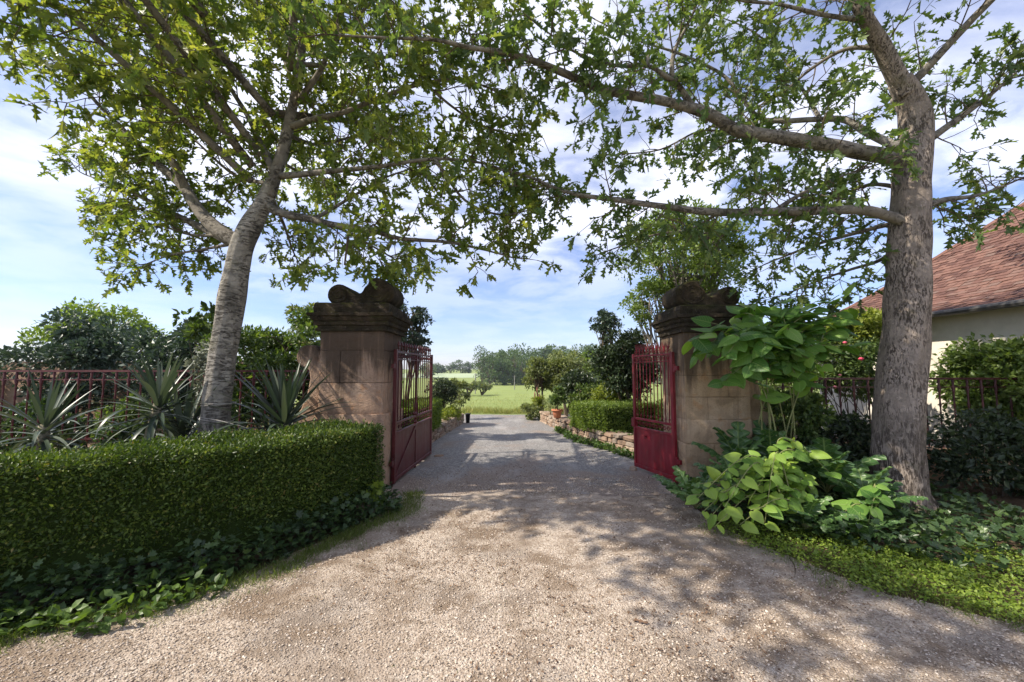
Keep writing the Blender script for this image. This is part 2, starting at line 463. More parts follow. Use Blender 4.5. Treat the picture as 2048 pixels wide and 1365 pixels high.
GRAVEL = [(-9, -6), (-9, .2), (-4.6, 1.6), (-2.78, 2.72), (-2.05, 3.24), (-1.7, 4.05), (-1.32, 4.9), (-1.75, 5.4), (-1.75, 5.6), (2.35, 5.6), (2.15, 5.3), (2.12, 4.2), (2.7, 3.0), (4.4, 1.9), (9, -.3), (9, -6)]
sheet('gravel_forecourt', GRAVEL, .008, M_gravel, wob=.09)
sheet('driveway', [(-1.62, 5.36), (-1.75, 6.2), (-1.84, 8.6), (-1.62, 12.3), (-1.75, 12.9), (-14, 13.2), (-14, 14.75), (-2, 14.85), (.6, 14.7), (4, 14.9), (12, 15), (12, 13.4), (1.2, 13.2), (.95, 12.8), (1.4, 10.4), (1.78, 8.9), (2.4, 7.6), (2.62, 6.9), (2.2, 5.3), (1.4, 5.2), (.3, 5.42), (-.7, 5.22)], .012, M_asphalt, wob=.07)

# ------------------------------------------------------------------ stone blocks
def block_mesh(name, sx, sy, sz, mat, bev=.012, wear=.006, cuts=2, seed=0):
    """a dressed stone: bevelled, slightly worn box with its base centre at the origin"""
    bm = bmesh.new(); bmesh.ops.create_cube(bm, size=1.0)
    for v_ in bm.verts: v_.co = Vector((v_.co.x * sx, v_.co.y * sy, (v_.co.z + .5) * sz))
    bmesh.ops.bevel(bm, geom=list(bm.edges), offset=bev, segments=2, profile=.6, affect='EDGES')
    if cuts: bmesh.ops.subdivide_edges(bm, edges=[e for e in bm.edges if e.calc_length() > .12], cuts=cuts, use_grid_fill=True)
    for v_ in bm.verts:
        n = mnoise.noise_vector(v_.co * 9 + Vector((seed * 3.1, seed * 1.7, seed)))
        v_.co += n * wear
    for f in bm.faces: f.smooth = True
    me = bpy.data.meshes.new(name); bm.to_mesh(me); bm.free(); me.materials.append(mat)
    return me
def block(name, lo, hi, mat, parent, seed=0, gap=.004, **k):
    s = [hi[i] - lo[i] - gap for i in range(3)]
    me = block_mesh(name, s[0], s[1], s[2], mat, seed=seed, **k)
    o = bpy.data.objects.new(name, me); o.location = ((lo[0] + hi[0]) / 2, (lo[1] + hi[1]) / 2, lo[2] + gap / 2)
    return link(o, parent)

def moulding(name, rings, hx, hy, cx, cy, mat, parent, n=9, seed=0.0, wear=.010):
    """stacked rectangular rings (z, overhang) with worn edges"""
    V = []; per = None
    for z, ov in rings:
        ax, ay = hx + ov, hy + ov
        t = np.linspace(-1, 1, n)
        ring = [(x * ax, -ay) for x in t[:-1]] + [(ax, y * ay) for y in t[:-1]] + [(-x * ax, ay) for x in t[:-1]] + [(-ax, -y * ay) for y in t[:-1]]
        per = len(ring)
        for x, y in ring:
            w = mnoise.noise_vector(Vector((x * 5 + seed, y * 5, z * 7))) * wear + mnoise.noise_vector(Vector((x * 17 + seed, y * 17, z * 17))) * wear * .5
            V.append((cx + x + w.x, cy + y + w.y, z + w.z * .7))
    Q = [(i * per + j, i * per + (j + 1) % per, (i + 1) * per + (j + 1) % per, (i + 1) * per + j) for i in range(len(rings) - 1) for j in range(per)]
    zt = rings[-1][0]; V.append((cx, cy, zt)); top = len(V) - 1
    T = [(top, (len(rings) - 1) * per + j, (len(rings) - 1) * per + (j + 1) % per) for j in range(per)]
    V.append((cx, cy, rings[0][0])); bot = len(V) - 1
    T += [(bot, (j + 1) % per, j) for j in range(per)]
    o = obj_np(name, V, [np.array(Q), np.array(T)], mat, parent)
    return o

def extrude_outline(name, pts, depth, mat, parent, inset=.02, rough=.008, M=None, rows=5):
    """closed outline in x,z extruded along y, rounded rims, worn"""
    p = np.asarray(pts, float); n = len(p)
    t = np.roll(p, -1, 0) - np.roll(p, 1, 0); nn = np.stack([t[:, 1], -t[:, 0]], 1); nn /= np.linalg.norm(nn, axis=1)[:, None] + 1e-9
    area = np.sum(p[:, 0] * np.roll(p[:, 1], -1) - np.roll(p[:, 0], -1) * p[:, 1])
    if area < 0: nn = -nn
    V = []
    prof = [(-depth / 2, inset)] + [(y, 0) for y in np.linspace(-depth / 2 + inset, depth / 2 - inset, rows)] + [(depth / 2, inset)]
    for y, ins in prof:
        for k in range(n):
            x, z = p[k] - nn[k] * ins
            w = mnoise.noise_vector(Vector((x * 8, y * 8, z * 8))) * rough
            V.append((x + w.x, y + w.y, z + w.z))
    Q = [(i * n + j, i * n + (j + 1) % n, (i + 1) * n + (j + 1) % n, (i + 1) * n + j) for i in range(len(prof) - 1) for j in range(n)]
    bm = bmesh.new()
    bv = [bm.verts.new(v_) for v_ in V]
    for q_ in Q: bm.faces.new([bv[i] for i in q_])
    bm.faces.new(bv[:n]); bm.faces.new(bv[-n:])
    bmesh.ops.recalc_face_normals(bm, faces=bm.faces)
    for f in bm.faces: f.smooth = len(f.verts) == 4
    me = bpy.data.meshes.new(name); bm.to_mesh(me); bm.free(); me.materials.append(mat)
    o = bpy.data.objects.new(name, me)
    if M is not None: o.matrix_local = M
    return link(o, parent)

def scroll_outline():
    e = lambda cx, cz, rx, rz, a0, a1, n: [(cx + rx * math.cos(R(a)), cz + rz * math.sin(R(a))) for a in np.linspace(a0, a1, n)]
    pts = [(.22, .0)] + e(.165, .15, .165, .15, 255, 55, 14) + [(.31, .225), (.365, .175), (.42, .155), (.475, .175), (.525, .235), (.565, .31)] + e(.665, .19, .265, .20, 106, -62, 18) + [(.76, .0)]
    return pts
SCROLL = scroll_outline()

def gate_pillar(name, label, x0, x1, y0, y1, inner, stone, seed):
    """inner = +1 when the drive lies on its +X side"""
    t = thing(name, label, 'gate pillar', ((x0 + x1) / 2, (y0 + y1) / 2, 0))
    hx, hy = (x1 - x0) / 2, (y1 - y0) / 2
    zs = [0, .30, .60, .93, 1.24, 1.54, 1.85, 2.15] if inner < 0 else [0, .30, 1.02, 1.44, 1.88, 2.15]
    rr = random.Random(seed)
    MB_ = MB(); MB_.box((-hx + .03, -hy + .03, 0), (hx - .03, hy - .03, 2.16)); MB_.build('mortar_core', M_mortar, t)
    for i in range(len(zs) - 1):
        pl = .03 if zs[i] < .5 else 0
        j = (-.12 if i % 2 else .14) + rr.uniform(-.04, .04)
        if rr.random() < (.25 if inner < 0 else .75) and i > (2 if inner < 0 else 0):
            block('stone', (-hx - pl, -hy - pl, zs[i]), (hx + pl, hy + pl, zs[i + 1]), stone, t, seed + i * 3, gap=.002, bev=.007)
            continue
        block('stone', (-hx - pl, -hy - pl, zs[i]), (j, hy + pl, zs[i + 1]), stone, t, seed + i * 3, gap=.002, bev=.007)
        block('stone', (j, -hy - pl, zs[i]), (hx + pl, hy + pl, zs[i + 1]), stone, t, seed + i * 3 + 1, gap=.002, bev=.007)
    rings = [(2.14, .005), (2.145, .045), (2.175, .05), (2.18, .03), (2.215, .035), (2.225, .065), (2.262, .075), (2.27, .06), (2.29, .085), (2.32, .105), (2.335, .10), (2.345, .135), (2.385, .14), (2.392, .10)]
    moulding('cornice', rings, hx, hy, 0, 0, M_cornice, t, seed=seed)
    rings = [(2.385, .055), (2.40, .065), (2.46, .07), (2.515, .062), (2.53, .04)]
    moulding('cap_slab', rings, hx, hy, 0, 0, M_cornice, t, seed=seed + 4, wear=.014)
    mm = Matrix.Translation((-hx + .02 if inner > 0 else hx - .02, -.02, 2.52)) @ Matrix.Diagonal((inner * 1.0, 1, 1, 1))
    sf = extrude_outline('scroll_finial', SCROLL, .62, M_cornice, t, inset=.03, rough=.012, M=mm)
    for cx_, cz_, rx_, rz_ in ((.165, .15, .11, .10), (.69, .18, .165, .125)):
        rm = MB(); rm.tube([(cx_ + rx_ * math.cos(a_), -.312, cz_ + rz_ * math.sin(a_)) for a_ in np.linspace(0, 2 * math.pi, 33)], .013, 6, False, .5)
        rm.tube([(cx_ + rx_ * f_ * math.cos(a_), -.31, cz_ + rz_ * f_ * math.sin(a_)) for f_, a_ in zip(np.linspace(.98, .25, 30), np.linspace(R(-60), R(480), 30))], .009, 5, False, .5)
        rm.build('volute_rim', M_cornice, sf)
    # volute wing on the outer side: a round scroll end above a sweeping buttress
    e = [(.215 + .165 * math.cos(a), 1.80 + .165 * math.sin(a)) for a in np.linspace(R(150), R(-80), 22)]
    w = [(0, .0), (0, 1.86), (.035, 1.80), (.055, 1.84)] + [(x_, z_) for x_, z_ in e] + [(.20, 1.61), (.18, 1.5), (.20, 1.32), (.29, 1.08), (.46, .84), (.60, .62), (.66, .4), (.68, 0)]
    w = [(a, b) for a, b in w]
    mm = Matrix.Translation((-inner * (hx - .005), -hy + .27, 0)) @ Matrix.Diagonal((-inner, 1, 1, 1))
    extrude_outline('volute_wing', w, .34, stone, t, inset=.015, rough=.008, M=mm)
    return t
pillar_l = gate_pillar('gate_pillar', 'pinkish stone gate pillar with mossy scroll top, beside the clipped hedge and spiky yucca', -2.62, -1.74, 5.45, 6.30, 1, M_stone, 3)
pillar_r = gate_pillar('gate_pillar', 'golden stone gate pillar with scroll top, half hidden behind the broad-leaved shrub', 2.41, 3.32, 5.6, 6.45, -1, M_stone2, 11)

# ------------------------------------------------------------------ wrought iron gates
def scroll_tube(r, turns=1.2, k=5, thick=.006, flip=1):
    m = MB(); pts = []
    for a in np.linspace(0, turns * 2 * math.pi, 16):
        rr = r * (1 - .62 * a / (turns * 2 * math.pi))
        pts.append((flip * (rr * math.cos(a) - r * .2), 0, rr * math.sin(a)))
    m.tube(pts, thick, k)
    return m
def bar_mesh(z0, z1, r=.0085):
    m = MB(); m.tube([(0, 0, z0), (0, 0, (z0 + z1) / 2), (0, 0, z1)], r, 6)
    m.lathe([(r, z0 + .03), (r * 1.9, z0 + .045), (r, z0 + .06)], 6); m.lathe([(r, z1 - .07), (r * 1.9, z1 - .055), (r, z1 - .04)], 6)
    return m
def spear_mesh():
    m = MB(); m.lathe([(.0, 0), (.009, 0), (.009, .03), (.017, .036), (.009, .044), (.008, .06), (.021, .078), (.017, .10), (.0, .135)], 6)
    for s in (-1, 1):
        m.tube([(0, 0, .045), (s * .016, 0, .055), (s * .026, 0, .08), (s * .021, 0, .098)], [.006, .006, .005, .003], 4)
    return m
def fork_mesh():
    m = MB(); m.tube([(0, 0, 0), (0, 0, .05)], .008, 5)
    for s in (-1, 0, 1):
        m.tube([(0, 0, .045), (s * .018, 0, .08), (s * .034, 0, .155)], [.007, .008, .002], 5)
    return m
def gate_leaf(name, label, hinge, end, nb, mull, side, mat, matbar, zs, finial):
    hinge, end = np.array(hinge), np.array(end)
    L = float(np.linalg.norm(end - hinge)); a = math.atan2(*(end - hinge)[::-1])
    t = thing(name, label, 'gate', (hinge[0], hinge[1], 0), a)
    zb, zl, zu, zt = zs          # bottom, lower and upper lock rail, top rail
    def bx(nm, lo, hi, m=mat):
        mb = MB(); mb.box(lo, hi); o = mb.build(nm, m, t)
        b = o.modifiers.new('bevel', 'BEVEL'); b.width = .003; b.segments = 1
        return o
    bx('hinge_stile', (-.03, -.025, .03), (.03, .025, zt + .02)); bx('closing_stile', (L - .022, -.02, .04), (L + .022, .02, zt + .02))
    bx('top_rail', (.03, -.014, zt - .03), (L - .022, .014, zt)); bx('top_rail', (.03, -.012, zt - .125), (L - .022, .012, zt - .108))
    bx('lock_rail', (.03, -.022, zu - .035), (L - .022, .022, zu)); bx('lock_rail', (.03, -.022, zl - .03), (L - .022, .022, zl))
    bx('bottom_rail', (.03, -.024, zb), (L - .022, .024, zb + .05)); bx('sheet_panel', (.03, -.005, zb + .05), (L - .022, .005, zl - .03))
    skip = []
    if mull:
        mb = MB(); mb.box((mull - .016, -.016, zb + .05), (mull + .016, .016, zt - .03)); mb.lathe([(.02, zl + .01), (.034, zl + .03), (.02, zl + .06), (.036, zu + .02), (.02, zu + .06), (.03, zu + .12), (.017, zu + .3)], 8, (mull, 0, 0))
        mb.build('mullion', mat, t)
        mb = MB(); w = .026
        p0, p1 = np.array((.05, side * .014, zb + .07)), np.array((mull - .02, side * .014, zl - .04))
        d = nrm(p1 - p0); u = np.array((-d[2], 0, d[0])) * w
        pts = [p0 - u, p1 - u, p1 + u, p0 + u]
        mb.add([*(q_ - (0, .008, 0) for q_ in pts), *(q_ + (0, .008, 0) for q_ in pts)], [(0, 1, 2, 3), (7, 6, 5, 4), (0, 4, 5, 1), (1, 5, 6, 2), (2, 6, 7, 3), (3, 7, 4, 0)])
        mb.build('brace', mat, t); skip = [mull]
    bm_ = bar_mesh(zu, zt - .03).mesh('bar', matbar, True); sp = (spear_mesh if finial == 'spear' else fork_mesh)().mesh('finial', matbar)
    sc = scroll_tube(.034, 1.25, 4, .0065).mesh('scroll', matbar, True); sc2 = scroll_tube(.03, 1.25, 4, .0055, -1).mesh('scroll', matbar, True)
    pitch = L / (nb + 1)
    for i in range(1, nb + 1):
        x = i * pitch
        if not any(abs(x - s_) < .03 for s_ in skip):
            o = link(bpy.data.objects.new('bar', bm_), t); o.location = (x, 0, 0)
        o = link(bpy.data.objects.new('finial', sp), t); o.location = (x, 0, zt)
        o.rotation_euler = (random.uniform(-.05, .05), random.uniform(-.06, .06), 0); o.scale = (1.15, 1.15, 1.15)
    for i in range(nb + 1):
        x = (i + .5) * pitch
        for z, ms in ((zl + .055, sc), (zt - .07, sc2)):
            o = link(bpy.data.objects.new('scroll', ms), t); o.location = (x, 0, z); s_ = min(1.05, (zu - zl) / .14) if z < 1 else .95
            o.scale = (s_, s_, s_)
        if finial == 'fork': o = link(bpy.data.objects.new('scroll', sc), t); o.location = (x, 0, zt + .035); o.scale = (.8, .8, .8)
    for z in (zt - .22, .32):
        mb = MB(); mb.box((-.12, -.02, z - .03), (-.03, .02, z + .03)); mb.tube([(-.045, 0, z - .06), (-.045, 0, z + .06)], .022, 8); mb.build('hinge', mat, t)
    return t, L, bx
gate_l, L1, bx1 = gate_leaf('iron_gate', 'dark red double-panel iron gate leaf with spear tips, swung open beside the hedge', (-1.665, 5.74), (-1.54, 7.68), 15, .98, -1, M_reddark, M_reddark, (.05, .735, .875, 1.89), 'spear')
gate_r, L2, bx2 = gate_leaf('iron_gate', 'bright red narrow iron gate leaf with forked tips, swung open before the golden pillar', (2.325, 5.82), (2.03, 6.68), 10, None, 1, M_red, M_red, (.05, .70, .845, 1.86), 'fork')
mb = MB(); mb.box((L2 - .30, .006, .56), (L2 - .22, .045, .585)); mb.build('latch', M_red, gate_r)
mb = MB(); mb.box((L2 - .03, -.035, .69), (L2 + .05, .035, .83)); mb.build('lock_box', M_red, gate_r)
mb = MB(); mb.tube([(.0, 0, .03), (.0, 0, .0)], .02, 6); mb.build('drop_bolt', M_reddark, gate_l, loc=(.98, 0, .02))
# stones that keep the leaves from swinging
def boulder(name, label, loc, s, seed, mat=M_wallstone):
    bm = bmesh.new(); bmesh.ops.create_icosphere(bm, subdivisions=2, radius=1)
    for v_ in bm.verts:
        n = mnoise.noise_vector(v_.co * 1.3 + Vector((seed, 0, 0)))
        c = v_.co + n * .35
        v_.co = Vector((c.x * s[0], c.y * s[1], max(-.2, min(.75, c.z)) * s[2]))
    me = bpy.data.meshes.new(name); bm.to_mesh(me); bm.free(); me.materials.append(mat)
    o = link(bpy.data.objects.new(name, me)); o.location = loc
    return tag(o, label, 'stone')
boulder('stop_stone', 'flat grey stone lying at the foot of the double-panel gate', (-1.37,7.63,0), (.10, .07, .05), 3)
boulder('stop_stone', 'dark stone block wedged at the foot of the bright red gate', (1.95,6.57,0), (.06, .07, .10), 9)
for i, (p, w, d, lab) in enumerate([((-0.25,5.28,0), .42, .10, 'long pale threshold stone sunk in the drive between the gate pillars'), ((1.2,5.24,0), .2, .10, 'short pale threshold stone sunk in the drive before the bright red gate')]):
    me = block_mesh('threshold_stone', w * 2, d * 2, .05, M_slab, .022, .035, 4, i + 2)
    o = link(bpy.data.objects.new('threshold_stone', me)); o.location = (p[0], p[1], -.032); o.rotation_euler = (0, .006, .09 - .2 * i); tag(o, lab, 'stone')

# ------------------------------------------------------------------ iron railings on low plinths
def railing(name, label, xa, xb, y, ztop, pitch, z0, M_rail=M_rail):
    t = thing(name, label, 'railing', ((xa + xb) / 2, y, 0))
    h = abs(xb - xa) / 2
    mb = MB(); mb.box((-h, -.022, ztop - .03), (h, .022, ztop)); mb.build('rail', M_rail, t)
    mb = MB(); mb.box((-h, -.014, z0 + .1), (h, .014, z0 + .125)); mb.build('rail', M_rail, t)
    mb = MB(); mb.box((-h, -.014, ztop - .15), (h, .014, ztop - .135)); mb.build('rail', M_rail, t)
    mb = MB(); mb.box((-h, -.14, 0), (h, .14, z0)); mb.build('plinth', M_stone, t)
    m = MB(); zz = ztop - .03
    m.lathe([(.011, z0), (.011, z0 + .1), (.018, z0 + .15), (.011, z0 + .2), (.010, zz - .42), (.017, zz - .38), (.011, zz - .34), (.013, zz - .2), (.026, zz - .12), (.012, zz - .07), (.02, zz - .02), (.012, zz)], 7)
    me = m.mesh('baluster', M_rail, True)
    c = scroll_tube(.032, 1.1, 4, .006).mesh('scroll', M_rail, True)
    n = int(2 * h / pitch)
    for i in range(n):
        o = link(bpy.data.objects.new('baluster', me), t); o.location = (-h + (i + .5) * pitch, 0, 0)
        o = link(bpy.data.objects.new('scroll', c), t); o.location = (-h + (i + 1) * pitch, 0, ztop - .085)
    return t
railing('iron_railing', 'thin red iron railing running behind the pale oak trunk and yuccas', -2.78, -11.5, 5.95, 1.615, .185, .5)
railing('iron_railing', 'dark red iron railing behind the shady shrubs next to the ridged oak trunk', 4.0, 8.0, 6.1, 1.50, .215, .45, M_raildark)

# ------------------------------------------------------------------ leaf shapes (x across, y base to tip, z up)
def T(v, f): return np.array(v, float), np.array(f, int)
def oak_leaf():
    c = [(0, 0), (0, .30), (0, .55), (0, .78), (0, 1.0)]           # midrib
    v = [(0, y, -.02 * math.sin(y * 3.1)) for _, y in c]
    f = []
    for s in (-1, 1):
        b = len(v)
        side = [(.035, .10), (.19, .25), (.075, .33), (.31, .54), (.08, .58), (.24, .85), (.055, .83)]
        v += [(s * x, y, .10 * x - .04 * max(0, x - .15) * 4) for x, y in side]
        tr = [(0, b, b + 2), (b, b + 1, b + 2), (0, b + 2, 1), (1, b + 2, b + 4), (b + 2, b + 3, b + 4), (1, b + 4, 2), (2, b + 4, b + 6), (b + 4, b + 5, b + 6), (2, b + 6, 3), (3, b + 6, 4)]
        f += [(a, c_, b_) if s > 0 else (a, b_, c_) for a, b_, c_ in tr]
    return T(v, f)
def oak_leaf_low():
    v = [(0, 0, 0), (0, .5, -.02), (0, 1, -.06), (-.22, .2, .03), (.22, .2, .03), (-.07, .36, .01), (.07, .36, .01), (-.33, .55, .03), (.33, .55, .03), (-.07, .68, 0), (.07, .68, 0)]
    return T(v, [(0, 5, 3), (0, 4, 6), (0, 6, 5), (5, 6, 1), (5, 1, 7), (6, 8, 1), (1, 9, 7), (1, 8, 10), (1, 10, 9), (9, 10, 2)])
def fold_leaf(w=.26, up=.06):
    return T([(0, 0, 0), (-w, .42, up), (0, 1, -.06), (w, .42, up)], [(0, 2, 1), (0, 3, 2)])
def oval_leaf(w=.3):
    return T([(0, 0, 0), (-w * .8, .28, .05), (-w, .55, .05), (0, 1, -.1), (w, .55, .05), (w * .8, .28, .05), (0, .5, 0)],
             [(0, 6, 1), (1, 6, 2), (2, 6, 3), (6, 4, 3), (6, 5, 4), (0, 5, 6)])
def ivy_leaf():
    v = [(0, .15, .02), (0, 0, 0), (-.22, .02, .03), (-.48, .22, .0), (-.24, .42, .03), (-.34, .68, 0), (-.12, .66, .03), (0, 1, -.05), (.12, .66, .03), (.34, .68, 0), (.24, .42, .03), (.48, .22, 0), (.22, .02, .03)]
    return T(v, [(0, i + 1, i) for i in range(1, 12)] + [(0, 1, 12)])
def blade():
    return T([(-.03, 0, 0), (.03, 0, 0), (.02, .55, .04), (-.02, .55, .04), (0, 1, .16)], [(0, 1, 2), (0, 2, 3), (3, 2, 4)])
def curl(t_, fold, droop, twist):
    v, f = t_; v = v.copy(); y = v[:, 1]
    v[:, 2] += fold * np.abs(v[:, 0]) - droop * y * y + twist * v[:, 0] * y
    v[:, 0] *= 1 - .35 * fold
    return v, f
OAK, OAKLOW, FOLD, OVAL, IVY, BLADE = oak_leaf(), oak_leaf_low(), fold_leaf(), oval_leaf(), ivy_leaf(), blade()

ML_oak1 = leaf_mat('oak_leaf_yellow_green', [(0, (.085, .135, .03)), (.4, (.135, .185, .045)), (.75, (.18, .22, .056)), (1, (.26, .285, .075))], .5, (1.6, 1.55, .6))
ML_oak2 = leaf_mat('oak_leaf_green', [(0, (.065, .11, .042)), (.45, (.10, .155, .052)), (.8, (.135, .195, .06)), (1, (.22, .26, .085))], .47, (1.5, 1.5, .6))
ML_ash = leaf_mat('fine_pale_leaf', [(0, (.09, .14, .035)), (.5, (.13, .19, .045)), (1, (.19, .25, .07))], .4)
ML_box = leaf_mat('hedge_leaf', [(0, (.04, .07, .014)), (.5, (.075, .125, .02)), (.85, (.12, .175, .028)), (.97, (.21, .25, .05)), (1, (.24, .19, .07))], .3, (1.4, 1.4, .5), patch=(2.3, (.62, .68, .6)))
ML_box2 = leaf_mat('hedge_leaf_light', [(0, (.085, .13, .025)), (.5, (.13, .19, .035)), (1, (.20, .26, .05))], .35)
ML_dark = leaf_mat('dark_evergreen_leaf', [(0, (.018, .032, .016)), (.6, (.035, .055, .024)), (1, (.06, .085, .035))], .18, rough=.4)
ML_blue = leaf_mat('bluish_evergreen_leaf', [(0, (.028, .05, .036)), (.6, (.05, .08, .052)), (1, (.085, .12, .08))], .2, (1.2, 1.3, .8))
ML_mid = leaf_mat('shrub_leaf', [(0, (.045, .08, .025)), (.5, (.075, .12, .035)), (1, (.13, .18, .05))], .35)
ML_lime = leaf_mat('yellow_green_leaf', [(0, (.12, .16, .03)), (.5, (.19, .23, .04)), (1, (.28, .31, .06))], .4)
ML_grey = leaf_mat('grey_green_leaf', [(0, (.12, .14, .105)), (.5, (.19, .21, .165)), (1, (.28, .3, .24))], .25, (1.1, 1.1, .8))
ML_olive = leaf_mat('olive_green_leaf', [(0, (.085, .11, .045)), (.5, (.145, .175, .065)), (1, (.23, .255, .10))], .3)
ML_ivy = leaf_mat('ivy_leaf', [(0, (.02, .04, .018)), (.5, (.04, .075, .028)), (1, (.08, .13, .04))], .25, rough=.35)
ML_weed = leaf_mat('weed_leaf', [(0, (.045, .085, .022)), (.5, (.075, .13, .03)), (1, (.12, .19, .045))], .35)
ML_grass = leaf_mat('grass_blade', [(0, (.06, .095, .018)), (.5, (.10, .145, .026)), (1, (.18, .21, .055))], .35)
ML_dry = leaf_mat('tall_meadow_grass', [(0, (.11, .14, .04)), (.4, (.18, .21, .06)), (.75, (.27, .27, .10)), (1, (.38, .31, .15))], .35)
ML_cover = leaf_mat('ground_cover_leaf', [(0, (.09, .15, .02)), (.5, (.15, .22, .03)), (1, (.24, .31, .05))], .35)
ML_litter = leaf_mat('brown_leaf_litter', [(0, (.07, .04, .025)), (.5, (.13, .075, .045)), (1, (.22, .14, .085))], .1, (1, .8, .5), rough=.8)
ML_wood = leaf_mat('far_wood_leaf', [(0, (.032, .062, .02)), (.5, (.055, .098, .03)), (1, (.095, .145, .042))], .25, patch=(.035, (1.25, 1.2, 1.0)))
ML_kiwi = leaf_mat('broad_leaf', [(0, (.05, .13, .025)), (.4, (.10, .21, .036)), (.8, (.15, .28, .05)), (1, (.22, .35, .065))], .42, (1.5, 1.55, .45), rough=.42, per_object=True, veins=True)
ML_lightbroad = leaf_mat('pale_broad_leaf', [(0, (.09, .19, .03)), (.3, (.18, .31, .05)), (.7, (.25, .38, .06)), (1, (.33, .45, .08))], .42, (1.4, 1.35, .5), rough=.45, per_object=True, veins=True)
ML_acan = leaf_mat('acanthus_leaf', [(0, (.035, .085, .025)), (.5, (.06, .125, .036)), (1, (.10, .185, .05))], .22, rough=.33, spec=.5, per_object=True, veins=True)
ML_yucca = leaf_mat('yucca_leaf', [(0, (.028, .045, .03)), (.5, (.055, .08, .052)), (1, (.12, .145, .105))], .15, (1.1, 1.2, .7), rough=.4, spec=.4, per_object=True)

# ------------------------------------------------------------------ oak trees
class Tree:
    def __init__(s, seed):
        s.r = np.random.default_rng(seed); s.tw = MB(); s.lp = []; s.ld = []; s.ln = []; s.ls = []
    def rv(s): return nrm(s.r.normal(size=3))
    def twig_leaves(s, p, d, size, n):
        """a spray of leaves around the end of a twig"""
        for k in range(n):
            dd = nrm(d * s.r.uniform(.1, 1.0) + s.rv() * .95 + np.array((.10, .0, -.22)))
            s.lp.append(p - d * s.r.uniform(0, .12)); s.ld.append(dd)
            s.ln.append(nrm(np.array((0, 0, 1.0)) + s.rv() * .75)); s.ls.append(size * s.r.uniform(.5, 1.3))
    def shoot(s, p, d, length, size, n_leaf, rad=.009, level=0):
        m = max(4, int(length / .16)); pts = [p]
        for i in range(m):
            d = nrm(d + s.rv() * .20 + np.array((0, 0, .03 - .05 * level)))
            pts.append(pts[-1] + d * length / m)
        pts = np.array(pts)
        s.tw.tube(pts, np.linspace(rad, rad * .35, len(pts)), 4 if level else 5, caps=False)
        if level == 0:
            for i in range(1, len(pts)):
                for _ in range(1 if s.r.random() < .75 else 2):
                    t_ = nrm(pts[i] - pts[i - 1]); perp = s.rv(); perp -= t_ * np.dot(perp, t_)
                    s.shoot(pts[i], nrm(t_ * .55 + nrm(perp) * .8), s.r.uniform(.18, .42), size, n_leaf, rad * .55, 1)
        else:
            s.twig_leaves(pts[-1], d, size, n_leaf)
            if s.r.random() < .5: s.twig_leaves(pts[len(pts) // 2], d, size, max(1, n_leaf // 2))
    def clothe(s, line, start=.2, step=.3, reach=(.5, 1.1), size=.14, n_leaf=5, bias=(0, 0, 0), tip=True):
        seg = np.linalg.norm(np.diff(line, axis=0), axis=1); L = seg.sum(); cum = np.concatenate([[0], np.cumsum(seg)])
        x = start * L
        while x < L:
            i = min(np.searchsorted(cum, x, 'right') - 1, len(line) - 2)
            t_ = nrm(line[i + 1] - line[i]); p = line[i] + t_ * (x - cum[i])
            perp = s.rv(); perp -= t_ * np.dot(perp, t_)
            f = 1 - .45 * x / L
            s.shoot(p, nrm(t_ * .55 + nrm(perp) * .85 + np.array(bias)), s.r.uniform(*reach) * f, size, n_leaf)
            x += step * s.r.uniform(.6, 1.4)
        if tip: s.shoot(line[-1], nrm(line[-1] - line[-2]), reach[0], size, n_leaf)
    def leaves(s, name, mat, parent, tmpl):
        P_, D, N_, S = np.array(s.lp), np.array(s.ld), np.array(s.ln), np.array(s.ls)
        M_ = basis(D, N_) * S[:, None, None]
        VS, FS, n0 = [], [], 0
        k = s.r.integers(0, 4, len(P_))
        for i, a in enumerate(((0, .08, 0), (.7, .22, .3), (.35, .38, -.5), (1.1, .1, .15))):
            v_, f_ = scatter(*curl(tmpl, *a), M_[k == i], P_[k == i]); VS.append(v_); FS.append(f_ + n0); n0 += len(v_)
        return obj_np(name, np.concatenate(VS), [np.concatenate(FS)], mat, parent)

def fat_tube(name, line, r0, r1, mat, parent, k=12, rough=.25, flare=0, sub=6, power=1.0):
    l = smooth_line(line, sub); n = len(l)
    rad = r0 + (r1 - r0) * np.linspace(0, 1, n) ** power
    if flare: rad = rad * (1 + flare * np.exp(-np.linspace(0, 1, n) * 9))
    m = MB(); m.tube(l, rad, k, True, rough); m.build(name, mat, parent, True)
    return l

def clear(P_):
    return P_
